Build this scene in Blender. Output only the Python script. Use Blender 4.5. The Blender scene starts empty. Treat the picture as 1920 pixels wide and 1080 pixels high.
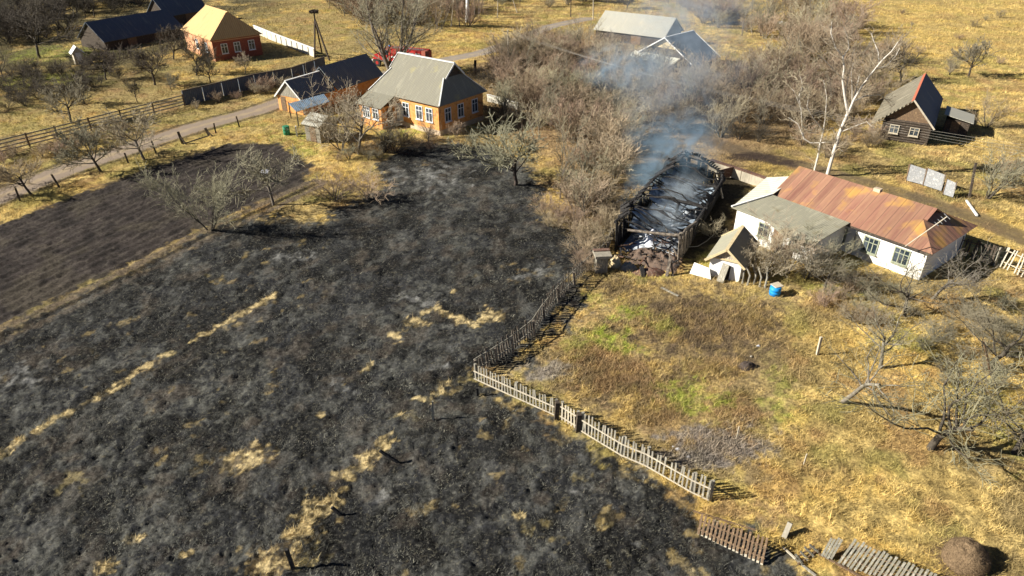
import bpy, math, random
import numpy as np
from mathutils import Vector, Matrix
R = math.radians
random.seed(7); rng = np.random.default_rng(11)
scene = bpy.context.scene
col = scene.collection

# ------------------------------------------------------------------ camera, sky, sun, exposure
CAM_H = 24.0; TILT = R(30.5); FPX = 1300.0
cd = bpy.data.cameras.new("camera"); cam = bpy.data.objects.new("camera", cd); col.objects.link(cam)
cam.location = (0, 0, CAM_H); cam.rotation_euler = (R(90) - TILT, 0, 0)
cd.sensor_width = 36; cd.lens = 36 * FPX / 1920; cd.clip_end = 5000; cd.clip_start = 0.5
scene.camera = cam
SUN_EL = R(29); SUN_AZ = R(186)          # direction towards the sun, measured from +X
world = bpy.data.worlds.new("World"); scene.world = world; world.use_nodes = True
wn = world.node_tree; bg = wn.nodes['Background']
sky = wn.nodes.new('ShaderNodeTexSky'); sky.sky_type = 'NISHITA'; sky.sun_disc = False
sky.air_density = 0.3; sky.dust_density = 0.0; sky.ozone_density = 1.5; sky.sun_elevation = SUN_EL; sky.sun_rotation = R(90) - SUN_AZ
wn.links.new(sky.outputs[0], bg.inputs[0]); bg.inputs[1].default_value = 0.05
sl = bpy.data.lights.new("sun", 'SUN'); sl.energy = 5.0; sl.angle = R(0.5); sl.color = (1.0, 0.94, 0.83)
so = bpy.data.objects.new("sun", sl); col.objects.link(so)
sd_ = Vector((math.cos(SUN_EL) * math.cos(SUN_AZ), math.cos(SUN_EL) * math.sin(SUN_AZ), math.sin(SUN_EL)))
so.rotation_euler = sd_.to_track_quat('Z', 'Y').to_euler(); so.location = (-60, 0, 60)
vs = scene.view_settings; vs.view_transform = 'Standard'; vs.look = 'None'; vs.exposure = 1.15; vs.gamma = 1

# ------------------------------------------------------------------ helpers
def at(px, py, z=0.0):
    """world point at height z seen at pixel (px,py) of the 1920 px photograph"""
    x = (px - 960) / FPX; v = (py - 540) / FPX
    dy = math.cos(TILT) - v * math.sin(TILT); dz = -math.sin(TILT) - v * math.cos(TILT)
    t = (z - CAM_H) / dz
    return Vector((x * t, dy * t, z))
def height_to(b, py):
    lo, hi = 0, 60
    for _ in range(40):
        m = (lo + hi) / 2; Z = m - CAM_H
        d = b[1] * math.cos(TILT) - Z * math.sin(TILT); v = -(b[1] * math.sin(TILT) + Z * math.cos(TILT))
        if 540 + FPX * v / d > py: lo = m
        else: hi = m
    return lo
def tag(o, label=None, cat=None, group=None, kind=None):
    if label: o['label'] = label
    if cat: o['category'] = cat
    if group: o['group'] = group
    if kind: o['kind'] = kind
    return o
def empty(name, loc, label=None, cat=None, group=None):
    o = bpy.data.objects.new(name, None); col.objects.link(o); o.location = loc
    o.empty_display_size = 0.3
    return tag(o, label, cat, group)
class Frame:
    """local frame: x along angle a, y to its right (a-90), z up"""
    def __init__(s, cx, cy, a, z=0):
        s.o = Vector((cx, cy, z)); a = R(a)
        s.u = Vector((math.cos(a), math.sin(a), 0)); s.v = Vector((math.sin(a), -math.cos(a), 0)); s.w = Vector((0, 0, 1))
    def __call__(s, x, y, z=0): return s.o + s.u * x + s.v * y + s.w * z
WF = Frame(0, 0, 0); WF.v = Vector((0, 1, 0))
class MB:
    def __init__(s): s.v = []; s.f = []; s.m = []; s.uv = []
    def face(s, pts, m=0, uv=None):
        n = len(s.v); s.v += [Vector(p) for p in pts]; s.f.append(tuple(range(n, n + len(pts)))); s.m.append(m)
        if uv is None:
            P = [Vector(p) for p in pts]; e = (P[1] - P[0]); e = e.normalized() if e.length > 1e-6 else Vector((1, 0, 0))
            nn = Vector((0, 0, 0))
            for i in range(1, len(P) - 1): nn += (P[i] - P[0]).cross(P[i + 1] - P[0])
            nn = nn.normalized() if nn.length > 1e-9 else Vector((0, 0, 1))
            if abs(nn.z) < .995: e = Vector((0, 0, 1)).cross(nn).normalized()      # u horizontal, v up the slope
            g = nn.cross(e); uv = [((p - P[0]).dot(e), (p - P[0]).dot(g)) for p in P]
        s.uv += uv; return s
    def slab(s, pts, t, m=0, me=None):
        """polygon thickened downwards along its normal"""
        P = [Vector(p) for p in pts]; nn = Vector((0, 0, 0))
        for i in range(1, len(P) - 1): nn += (P[i] - P[0]).cross(P[i + 1] - P[0])
        nn.normalize()
        if nn.z < 0: P.reverse(); nn = -nn
        Q = [p - nn * t for p in P]; me = m if me is None else me
        s.face(P, m); s.face(Q[::-1], me)
        for i in range(len(P)):
            j = (i + 1) % len(P); s.face([P[i], Q[i], Q[j], P[j]], me)
        return s
    def box(s, F, x0, x1, y0, y1, z0, z1, m=0):
        c = [F(x, y, z) for z in (z0, z1) for x, y in ((x0, y0), (x1, y0), (x1, y1), (x0, y1))]
        for q in ((0, 3, 2, 1), (4, 5, 6, 7), (0, 1, 5, 4), (1, 2, 6, 5), (2, 3, 7, 6), (3, 0, 4, 7)):
            s.face([c[i] for i in q], m)
        return s
    def bar(s, a, b, w, h=None, m=0, up=(0, 0, 1), tw=0.0):
        a = Vector(a); b = Vector(b); h = h or w; d = (b - a).normalized(); up = Vector(up)
        if abs(d.dot(up)) > .98: up = Vector((1, 0.1, 0))
        r = d.cross(up).normalized(); q = r.cross(d).normalized()
        if tw: r, q = r * math.cos(tw) + q * math.sin(tw), q * math.cos(tw) - r * math.sin(tw)
        c = [p + r * (w / 2) * i + q * (h / 2) * j for p in (a, b) for i, j in ((-1, -1), (1, -1), (1, 1), (-1, 1))]
        for f in ((0, 1, 2, 3), (7, 6, 5, 4), (0, 4, 5, 1), (1, 5, 6, 2), (2, 6, 7, 3), (3, 7, 4, 0)):
            s.face([c[i] for i in f], m)
        return s
    def tube(s, pts, rad, n=6, m=0, cap=True):
        pts = [Vector(p) for p in pts]; rings = []
        rad = rad if hasattr(rad, '__len__') else [rad] * len(pts)
        for i, p in enumerate(pts):
            d = (pts[min(i + 1, len(pts) - 1)] - pts[max(i - 1, 0)]).normalized()
            up = Vector((0, 0, 1)) if abs(d.z) < .95 else Vector((1, 0, 0))
            r = d.cross(up).normalized(); q = r.cross(d)
            rings.append([p + (r * math.cos(2 * math.pi * k / n) + q * math.sin(2 * math.pi * k / n)) * rad[i] for k in range(n)])
        for a, b in zip(rings, rings[1:]):
            for k in range(n): s.face([a[k], a[(k + 1) % n], b[(k + 1) % n], b[k]], m)
        if cap: s.face(rings[0][::-1], m); s.face(rings[-1], m)
        return s
    def build(s, name, mats, parent=None, loc=None, smooth=False):
        if not isinstance(mats, (list, tuple)): mats = [mats]
        o0 = parent_world(parent) if parent else Vector(loc) if loc is not None else Vector((0, 0, 0))
        me = bpy.data.meshes.new(name); me.from_pydata([v - o0 for v in s.v], [], s.f)
        for m in mats: me.materials.append(m)
        me.polygons.foreach_set('material_index', s.m)
        uvl = me.uv_layers.new(name='UVMap'); uvl.data.foreach_set('uv', [c for u in s.uv for c in u])
        if smooth:
            import bmesh
            bm = bmesh.new(); bm.from_mesh(me); bmesh.ops.remove_doubles(bm, verts=bm.verts, dist=1e-4); bm.to_mesh(me); bm.free()
            me.polygons.foreach_set('use_smooth', [True] * len(me.polygons))
        o = bpy.data.objects.new(name, me); col.objects.link(o)
        if parent: o.parent = parent
        else: o.location = o0
        return o
def parent_world(p):
    v = Vector((0, 0, 0))
    while p is not None: v = v + Vector(p.location); p = p.parent
    return v
def copy_tree(o, parent=None):
    c = o.copy(); col.objects.link(c)
    if parent: c.parent = parent
    for ch in list(o.children): copy_tree(ch, c)
    return c

# ---- numpy noise
_tab = np.random.default_rng(3).random((256, 256))
def vnoise(x, y, s=1.0, seed=0):
    x = np.asarray(x, float) * s + seed * 17.31; y = np.asarray(y, float) * s + seed * 9.17
    xi = np.floor(x).astype(int); yi = np.floor(y).astype(int); fx = x - xi; fy = y - yi
    fx = fx * fx * (3 - 2 * fx); fy = fy * fy * (3 - 2 * fy)
    a = _tab[xi % 256, yi % 256]; b = _tab[(xi + 1) % 256, yi % 256]; c = _tab[xi % 256, (yi + 1) % 256]; d = _tab[(xi + 1) % 256, (yi + 1) % 256]
    return (a * (1 - fx) + b * fx) * (1 - fy) + (c * (1 - fx) + d * fx) * fy
def fbm(x, y, s=1.0, o=4, seed=0):
    r = 0; a = .5; t = 0
    for i in range(o): r = r + a * vnoise(x, y, s * 2 ** i, seed + i * 3); t += a; a *= .55
    return r / t
def sstep(a, b, x): t = np.clip((x - a) / (b - a), 0, 1); return t * t * (3 - 2 * t)
def sdist(x, y, P, closed=True):
    """signed distance, positive inside (closed) / plain distance (open)"""
    P = np.array([(p[0], p[1]) for p in P]); n = len(P); best = np.full(x.shape, 1e9); ins = np.zeros(x.shape, bool)
    for i in range(n if closed else n - 1):
        a = P[i]; b = P[(i + 1) % n]; e = b - a
        t = np.clip(((x - a[0]) * e[0] + (y - a[1]) * e[1]) / (e @ e + 1e-9), 0, 1)
        best = np.minimum(best, np.hypot(x - a[0] - t * e[0], y - a[1] - t * e[1]))
        if closed and a[1] != b[1]:
            c = ((a[1] > y) != (b[1] > y)) & (x < (b[0] - a[0]) * (y - a[1]) / (b[1] - a[1]) + a[0]); ins ^= c
    return np.where(ins, best, -best) if closed else best

# ------------------------------------------------------------------ materials
def nodes(name):
    m = bpy.data.materials.new(name); m.use_nodes = True; nt = m.node_tree
    return m, nt, nt.nodes['Principled BSDF'], nt.nodes.new, nt.links.new
def ramp(new, stops):
    r = new('ShaderNodeValToRGB'); cr = r.color_ramp
    while len(cr.elements) < len(stops): cr.elements.new(.5)
    for e, (p, c) in zip(cr.elements, stops): e.position = p; e.color = (*c, 1)
    return r
def mat(name, c0, c1=None, rough=.85, scale=3.0, stretch=(1, 1, 1), bump=.3, coord='Object', lo=.35, hi=.65, c2=None, rand=0.0, bdist=.03, metallic=0.0):
    m, nt, b, new, link = nodes(name)
    c1 = c1 or tuple(x * .6 for x in c0)
    tc = new('ShaderNodeTexCoord'); mp = new('ShaderNodeMapping'); mp.inputs['Scale'].default_value = stretch
    link(tc.outputs[coord], mp.inputs[0])
    n = new('ShaderNodeTexNoise'); n.inputs['Scale'].default_value = scale; n.inputs['Detail'].default_value = 6; n.inputs['Roughness'].default_value = .65
    link(mp.outputs[0], n.inputs['Vector'])
    st = [(lo, c0), (hi, c1)] if c2 is None else [(lo, c0), ((lo + hi) / 2, c1), (hi, c2)]
    r = ramp(new, st); link(n.outputs[0], r.inputs[0]); out = r.outputs[0]
    if rand:
        oi = new('ShaderNodeObjectInfo'); hs = new('ShaderNodeHueSaturation'); mr = new('ShaderNodeMapRange')
        mr.inputs['To Min'].default_value = 1 - rand; mr.inputs['To Max'].default_value = 1 + rand
        link(oi.outputs['Random'], mr.inputs[0]); link(mr.outputs[0], hs.inputs['Value'])
        mr2 = new('ShaderNodeMapRange'); mr2.inputs['To Min'].default_value = .485; mr2.inputs['To Max'].default_value = .52
        ml = new('ShaderNodeMath'); ml.operation = 'MULTIPLY'; ml.inputs[1].default_value = 7.3
        fr = new('ShaderNodeMath'); fr.operation = 'FRACT'
        link(oi.outputs['Random'], ml.inputs[0]); link(ml.outputs[0], fr.inputs[0]); link(fr.outputs[0], mr2.inputs[0]); link(mr2.outputs[0], hs.inputs['Hue'])
        link(out, hs.inputs['Color']); out = hs.outputs[0]
    link(out, b.inputs['Base Color']); b.inputs['Roughness'].default_value = rough; b.inputs['Metallic'].default_value = metallic
    if 'Specular IOR Level' in b.inputs: b.inputs['Specular IOR Level'].default_value = .25
    if bump:
        bp = new('ShaderNodeBump'); bp.inputs['Strength'].default_value = bump; bp.inputs['Distance'].default_value = bdist
        link(n.outputs[0], bp.inputs['Height']); link(bp.outputs[0], b.inputs['Normal'])
    return m
def roof_mat(name, cols, pitch=.18, wave=.5, streak=(6, .35), seam=None, rough=.8, blotch=None, wdist=.03, wcol=.12):
    """UV in metres: u along the eave, v up the slope; corrugations run up the slope"""
    m, nt, b, new, link = nodes(name)
    tc = new('ShaderNodeTexCoord'); mp = new('ShaderNodeMapping'); mp.inputs['Scale'].default_value = (streak[0] * .35, streak[1], 1)
    link(tc.outputs['UV'], mp.inputs[0]); n = new('ShaderNodeTexNoise'); n.inputs['Scale'].default_value = 1.0; n.inputs['Detail'].default_value = 7; n.inputs['Roughness'].default_value = .7
    link(mp.outputs[0], n.inputs['Vector'])
    k = len(cols); r = ramp(new, [(.3 + .4 * i / (k - 1), c) for i, c in enumerate(cols)]); link(n.outputs[0], r.inputs[0]); out = r.outputs[0]
    if blotch:
        n2 = new('ShaderNodeTexNoise'); n2.inputs['Scale'].default_value = blotch[1]; n2.inputs['Detail'].default_value = 5; link(tc.outputs['UV'], n2.inputs['Vector'])
        r2 = ramp(new, [(blotch[2], (0, 0, 0)), (blotch[2] + .12, (1, 1, 1))]); link(n2.outputs[0], r2.inputs[0])
        mx = new('ShaderNodeMix'); mx.data_type = 'RGBA'; link(r2.outputs[0], mx.inputs[0]); link(out, mx.inputs[6]); mx.inputs[7].default_value = (*blotch[0], 1); out = mx.outputs[2]
    sx = new('ShaderNodeSeparateXYZ'); link(tc.outputs['UV'], sx.inputs[0])
    ml = new('ShaderNodeMath'); ml.operation = 'MULTIPLY'; ml.inputs[1].default_value = 2 * math.pi / pitch; link(sx.outputs[0], ml.inputs[0])
    sn = new('ShaderNodeMath'); sn.operation = 'SINE'; link(ml.outputs[0], sn.inputs[0]); h = sn.outputs[0]
    ma = new('ShaderNodeMath'); ma.operation = 'MULTIPLY_ADD'; ma.inputs[1].default_value = wcol; ma.inputs[2].default_value = 1.0; link(h, ma.inputs[0])
    val = ma.outputs[0]
    if seam:
        dv = new('ShaderNodeMath'); dv.operation = 'DIVIDE'; dv.inputs[1].default_value = seam; link(sx.outputs[0], dv.inputs[0])
        fr = new('ShaderNodeMath'); fr.operation = 'FRACT'; link(dv.outputs[0], fr.inputs[0])
        lt = new('ShaderNodeMath'); lt.operation = 'LESS_THAN'; lt.inputs[1].default_value = .09; link(fr.outputs[0], lt.inputs[0])
        mm = new('ShaderNodeMath'); mm.operation = 'MULTIPLY_ADD'; mm.inputs[1].default_value = -.4; link(lt.outputs[0], mm.inputs[0]); link(val, mm.inputs[2]); val = mm.outputs[0]
        fl = new('ShaderNodeMath'); fl.operation = 'FLOOR'; link(dv.outputs[0], fl.inputs[0])
        wnz = new('ShaderNodeTexWhiteNoise'); wnz.noise_dimensions = '1D'; link(fl.outputs[0], wnz.inputs['W'])
        m3 = new('ShaderNodeMath'); m3.operation = 'MULTIPLY_ADD'; m3.inputs[1].default_value = .28; link(wnz.outputs[0], m3.inputs[0])
        m4 = new('ShaderNodeMath'); m4.operation = 'SUBTRACT'; m4.inputs[1].default_value = .14; link(val, m4.inputs[0]); link(m4.outputs[0], m3.inputs[2]); val = m3.outputs[0]
    hs = new('ShaderNodeHueSaturation'); link(val, hs.inputs['Value']); link(out, hs.inputs['Color']); link(hs.outputs[0], b.inputs['Base Color'])
    bp = new('ShaderNodeBump'); bp.inputs['Strength'].default_value = wave; bp.inputs['Distance'].default_value = wdist; link(h, bp.inputs['Height']); link(bp.outputs[0], b.inputs['Normal'])
    b.inputs['Roughness'].default_value = rough
    return m
M = {}
M['slate'] = roof_mat('slate_roof', [(.225, .21, .15), (.18, .17, .13), (.27, .255, .19)], pitch=.2, blotch=((.30, .27, .12), .5, .6))
M['grey_corr'] = roof_mat('grey_corrugated', [(.34, .32, .22), (.25, .24, .18), (.42, .39, .28)], pitch=.15, wave=.5, wdist=.02, wcol=.06, blotch=((.2, .17, .1), .8, .58))
M['pale_roof'] = roof_mat('pale_sheet_roof', [(.62, .58, .45), (.50, .50, .42), (.66, .62, .50)], pitch=.5, wave=.3, blotch=((.5, .42, .22), .8, .58))
M['rust'] = roof_mat('rust_red_roof', [(.19, .075, .055), (.24, .115, .075), (.28, .15, .09), (.20, .09, .07)], pitch=.62, wave=.3, seam=.62, streak=(5, .22), wcol=.04, blotch=((.42, .23, .06), .45, .54))
M['dark_roof'] = roof_mat('dark_slate_roof', [(.10, .12, .15), (.07, .09, .12), (.16, .175, .18)], pitch=.25, wave=.6)
M['tan_roof'] = roof_mat('tan_roof', [(.47, .275, .10), (.53, .34, .14), (.40, .23, .09)], pitch=.3, wave=.3)
M['shed_roof'] = roof_mat('weathered_blue_grey_slate', [(.13, .155, .18), (.10, .125, .15), (.19, .20, .19)], pitch=.25, wave=.6, blotch=((.16, .16, .12), .6, .56))
M['old_grey_roof'] = roof_mat('old_grey_roof', [(.40, .38, .30), (.33, .32, .27), (.45, .42, .33)], pitch=.3, wave=.4)
M['hut_roof'] = roof_mat('hut_plank_roof', [(.34, .31, .22), (.14, .12, .08), (.42, .38, .28)], pitch=.3, wave=.9, wdist=.06, wcol=.3)
M['blue_roof'] = roof_mat('blue_grey_roof', [(.10, .17, .24), (.14, .2, .27), (.08, .13, .18)], pitch=.2, wave=.4)
M['orange'] = mat('orange_plaster', (.60, .25, .06), (.66, .34, .12), scale=1.6, bump=.25, c2=(.42, .17, .055), lo=.38, hi=.66)
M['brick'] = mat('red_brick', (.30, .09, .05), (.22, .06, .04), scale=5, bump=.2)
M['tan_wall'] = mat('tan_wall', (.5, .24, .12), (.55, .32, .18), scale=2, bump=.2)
M['white_wall'] = mat('white_lime_wall', (.80, .80, .76), (.70, .68, .62), scale=.9, bump=.2, lo=.4, hi=.75)
M['plinth'] = mat('pale_plinth', (.55, .45, .32), (.42, .33, .24), scale=2)
M['white_trim'] = mat('white_trim', (.72, .72, .70), (.6, .6, .57), scale=3, bump=.05)
M['frame'] = mat('window_frame_white', (.75, .77, .78), (.66, .68, .70), scale=6, bump=.05)
M['green_frame'] = mat('weathered_green_frame', (.22, .26, .18), (.34, .34, .26), scale=6, bump=.1)
M['wood_grey'] = mat('weathered_grey_wood', (.34, .315, .25), (.20, .185, .15), scale=9, stretch=(1, 1, .25), bump=.4, c2=(.44, .41, .33))
M['wood_aged'] = mat('aged_olive_wood', (.26, .25, .19), (.15, .14, .11), scale=9, stretch=(1, 1, .25), bump=.4, c2=(.33, .31, .25))
M['wood_pale'] = mat('pale_wood', (.52, .46, .35), (.36, .32, .25), scale=8, stretch=(1, 1, .25), bump=.3)
M['wood_brown'] = mat('brown_wood', (.20, .13, .08), (.12, .08, .05), scale=8, bump=.4, c2=(.3, .2, .11))
M['wood_dark'] = mat('dark_old_wood', (.075, .058, .042), (.045, .035, .028), scale=7, bump=.5, c2=(.13, .10, .07))
M['char'] = mat('charred_wood', (.012, .011, .011), (.03, .028, .027), scale=9, bump=.8, lo=.4, hi=.7, c2=(.07, .066, .062))
M['char_grey'] = mat('half_charred_wood', (.045, .038, .032), (.15, .125, .10), scale=5, bump=.6, c2=(.26, .22, .17))
M['ash'] = mat('grey_ash', (.62, .66, .70), (.36, .39, .42), scale=1.6, bump=.9, bdist=.1, c2=(.09, .09, .09), lo=.38, hi=.66)
M['debris'] = mat('mixed_debris', (.03, .026, .024), (.16, .11, .08), scale=4, bump=1, bdist=.08, c2=(.07, .06, .055))
M['red_junk'] = mat('rusty_red_scrap', (.22, .10, .065), (.10, .06, .045), scale=6, c2=(.28, .19, .14), bump=.6)
M['cream'] = mat('cream_timber', (.60, .50, .30), (.48, .38, .22), scale=5)
M['concrete'] = mat('pale_concrete', (.58, .56, .48), (.46, .44, .38), scale=1.5)
M['sheet'] = mat('dull_sheet_metal', (.30, .31, .32), (.20, .205, .21), scale=5, rough=.55, bump=.6, c2=(.40, .40, .39), metallic=.3)
M['red_paint'] = mat('red_truck_paint', (.46, .03, .022), (.34, .03, .025), scale=2, rough=.5, bump=0)
M['black'] = mat('black_rubber', (.02, .02, .02), (.035, .035, .035), scale=6)
M['blue'] = mat('blue_plastic', (.01, .22, .62), (.02, .28, .66), scale=3, rough=.4, bump=0)
M['green'] = mat('green_plastic', (.03, .20, .10), (.03, .16, .08), scale=3, rough=.5, bump=0)
M['white_cloth'] = mat('white_cloth', (.75, .76, .80), (.6, .62, .68), scale=4, bump=.6)
M['blue_cloth'] = mat('blue_cloth', (.12, .22, .50), (.08, .14, .35), scale=5, bump=.6)
M['hay'] = mat('old_brown_hay', (.15, .10, .06), (.23, .16, .09), scale=14, bump=1, bdist=.08, c2=(.10, .065, .04))
M['stone'] = mat('grey_post', (.33, .30, .24), (.22, .2, .16), scale=6, bump=.4)
M['wire'] = mat('wire', (.30, .28, .25), (.26, .24, .2), bump=0)
M['nest'] = mat('nest_sticks', (.03, .022, .018), (.07, .05, .035), scale=9, bump=.8)
def glass():
    m, nt, b, new, link = nodes('window_glass'); tc = new('ShaderNodeTexCoord'); n = new('ShaderNodeTexNoise'); n.inputs['Scale'].default_value = 1.5
    link(tc.outputs['Object'], n.inputs['Vector']); r = ramp(new, [(.4, (.02, .03, .04)), (.65, (.09, .11, .13))]); link(n.outputs[0], r.inputs[0]); link(r.outputs[0], b.inputs['Base Color'])
    b.inputs['Roughness'].default_value = .12; return m
M['glass'] = glass()
M['bark_grey'] = mat('grey_bark', (.20, .175, .14), (.13, .11, .09), scale=4, bump=.5, c2=(.27, .25, .20), rand=.15)
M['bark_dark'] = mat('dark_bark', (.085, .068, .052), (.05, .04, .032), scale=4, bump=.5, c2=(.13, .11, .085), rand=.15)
M['bark_white'] = mat('bleached_bark', (.66, .62, .54), (.50, .46, .40), scale=3, bump=.3, c2=(.74, .71, .64), lo=.3, hi=.7)
M['twig_olive'] = mat('olive_grey_twigs', (.33, .30, .21), (.21, .19, .13), scale=2, bump=0, rand=.22)
M['twig_brown'] = mat('brown_twigs', (.36, .275, .19), (.25, .18, .12), scale=2, bump=0, rand=.25)
M['twig_pink'] = mat('pinkish_tan_twigs', (.44, .345, .24), (.31, .235, .16), scale=2, bump=0, rand=.22)
M['twig_near'] = mat('dull_olive_twigs', (.25, .22, .145), (.15, .135, .09), scale=2, bump=0, rand=.15)
M['twig_pale'] = mat('pale_tan_twigs', (.46, .40, .28), (.34, .28, .19), scale=2, bump=0, rand=.15)
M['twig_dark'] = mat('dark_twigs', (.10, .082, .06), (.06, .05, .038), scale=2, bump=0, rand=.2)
M['evergreen'] = mat('dull_green_foliage', (.05, .07, .03), (.09, .10, .05), scale=5, bump=0, rand=.2)
def attr_mat(name, attr='col', rough=.9):
    m, nt, b, new, link = nodes(name); a = new('ShaderNodeAttribute'); a.attribute_name = attr
    link(a.outputs['Color'], b.inputs['Base Color']); b.inputs['Roughness'].default_value = rough
    if 'Specular IOR Level' in b.inputs: b.inputs['Specular IOR Level'].default_value = .1
    return m
M['blade'] = attr_mat('grass_blades')

# ------------------------------------------------------------------ ground map (traced outlines laid on the ground)
def gp(L): return [at(*p) for p in L]
BURN = gp([(-420, 1250), (-420, 800), (-150, 705), (0, 628), (180, 540), (300, 478), (420, 418), (520, 402), (600, 415), (650, 385), (725, 350), (700, 305), (770, 268), (905, 268), (985, 300), (1020, 350),
           (1015, 400), (1100, 440), (1148, 438), (1135, 480), (1090, 525), (1115, 545), (1060, 610), (985, 690), (900, 700), (895, 720), (980, 765), (1080, 810), (1190, 872), (1310, 935), (1330, 965), (1440, 1010), (1500, 1090), (1600, 1250)])
PLOUGH = gp([(-300, 520), (0, 420), (120, 375), (260, 322), (420, 270), (520, 268), (585, 310), (575, 345), (440, 400), (300, 470), (0, 612), (-300, 740)])
ROAD_L = gp([(-300, 480), (0, 368), (120, 320), (240, 280), (360, 240), (480, 208), (560, 180)])
ROAD_T = gp([(690, 150), (760, 128), (830, 113), (900, 100), (960, 80), (1030, 50), (1100, 35)])
ROAD_R = gp([(2150, 540), (1920, 448), (1840, 412), (1780, 392), (1650, 350), (1560, 325), (1480, 305), (1400, 288), (1330, 262), (1240, 235), (1120, 215), (1000, 195), (940, 180)])
LINE = gp([(-200, 945), (0, 850), (95, 790), (190, 742), (270, 690), (350, 645), (430, 600), (515, 553)])
LINE3 = gp([(470, 1100), (530, 1050), (590, 965), (640, 895), (700, 852), (770, 780), (845, 712), (885, 668)])
LINE4 = gp([(660, 720), (700, 672), (745, 628), (812, 576), (835, 590), (890, 612), (945, 578)])
LINE2 = gp([(0, 630), (120, 575), (300, 486), (420, 425), (500, 388), (590, 345)])
STRAW = [(478, 850, 50, 22), (440, 872, 26, 16), (592, 955, 46, 30), (565, 1005, 34, 24), (520, 1050, 70, 26), (685, 868, 26, 12), (650, 890, 22, 10), (765, 778, 22, 9), (800, 748, 22, 8), (838, 716, 18, 8),
         (920, 590, 28, 16), (885, 612, 20, 8), (812, 577, 14, 8), (780, 605, 24, 8), (740, 628, 12, 6), (850, 545, 10, 4), (200, 1055, 26, 14), (250, 1005, 20, 9), (975, 968, 12, 8), (600, 778, 8, 6), (350, 1040, 12, 8)]
ASH = [(60, 700, 60, 22), (820, 688, 24, 9), (1010, 505, 22, 10), (985, 520, 16, 7), (860, 650, 14, 9), (1080, 915, 26, 14), (700, 335, 60, 20), (820, 330, 60, 26), (720, 950, 24, 30), (560, 480, 50, 12), (780, 560, 50, 12), (1190, 1000, 20, 22), (640, 720, 40, 20)]
GREEN = [(1175, 585, 36, 20, 1), (1140, 628, 50, 18, 1), (1165, 652, 50, 16, .9), (1240, 610, 40, 16, .5), (1300, 745, 70, 30, .8), (1455, 770, 30, 36, .5), (570, 255, 70, 14, .6), (540, 285, 60, 14, .55), (1100, 560, 40, 18, .5), (755, 250, 60, 8, .7), (1330, 480, 70, 18, .6), (1470, 720, 30, 40, .4),
         (1560, 540, 80, 14, .5), (1220, 520, 60, 12, .4), (450, 235, 60, 8, .4), (1700, 640, 80, 20, .35), (100, 100, 100, 14, .5), (80, 150, 90, 14, .6), (1870, 800, 60, 90, .4), (1080, 640, 40, 30, .4)]
BROWN = [(1290, 575, 120, 40, 1), (1310, 620, 150, 50, 1), (1380, 660, 90, 34, .9), (1150, 540, 60, 20, .7), (1420, 590, 60, 30, .7), (1180, 720, 130, 50, .75), (1100, 690, 60, 40, .6), (1330, 830, 90, 45, .8), (1560, 590, 60, 14, .5)]
REDB = [(1400, 965, 90, 26, .9), (1290, 925, 60, 14, .6), (1560, 1010, 70, 20, .4), (1110, 665, 60, 22, 1), (1160, 710, 70, 30, .9), (1370, 770, 50, 40, .9), (1240, 790, 50, 30, .6), (1330, 690, 60, 20, .5), (1560, 575, 70, 14, .5), (1820, 620, 60, 30, .4), (1530, 880, 60, 30, .3), (260, 255, 60, 12, .5), (690, 285, 70, 26, .5)]
GARDEN = gp([(1110, 500), (1300, 515), (1480, 530), (1475, 700), (1440, 900), (1330, 890), (1060, 770), (960, 690), (1070, 600)])
THICK = gp([(890, 120), (1000, 60), (1130, 60), (1250, 130), (1440, 120), (1560, 230), (1480, 300), (1330, 330), (1200, 330), (1160, 420), (1040, 400), (1010, 300), (930, 240)])
def patch(x, y, L, amp=.5):
    r = np.zeros(x.shape)
    nx = fbm(x, y, 1.3, 3, 5) - .5 + (fbm(x, y, 4.5, 3, 6) - .5) * .8; ny = fbm(x, y, 1.3, 3, 21) - .5 + (fbm(x, y, 4.5, 3, 26) - .5) * .8
    for q in L:
        cx, cy, wx, wy = q[:4]; c = at(cx, cy); ax = (at(cx + wx, cy) - c).length; ay = (at(cx, cy - wy) - at(cx, cy + wy)).length / 2
        near = (abs(x - c.x) < 2.5 * ax) & (abs(y - c.y) < 2.5 * ay)
        d = 1.12 * np.hypot((x[near] - c.x) / ax + nx[near] * 2 * amp, (y[near] - c.y) / ay + ny[near] * 2 * amp)
        r[near] = np.maximum(r[near], (1 - sstep(.55, 1.25, d)) * (q[4] if len(q) > 4 else 1))
    return r
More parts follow.
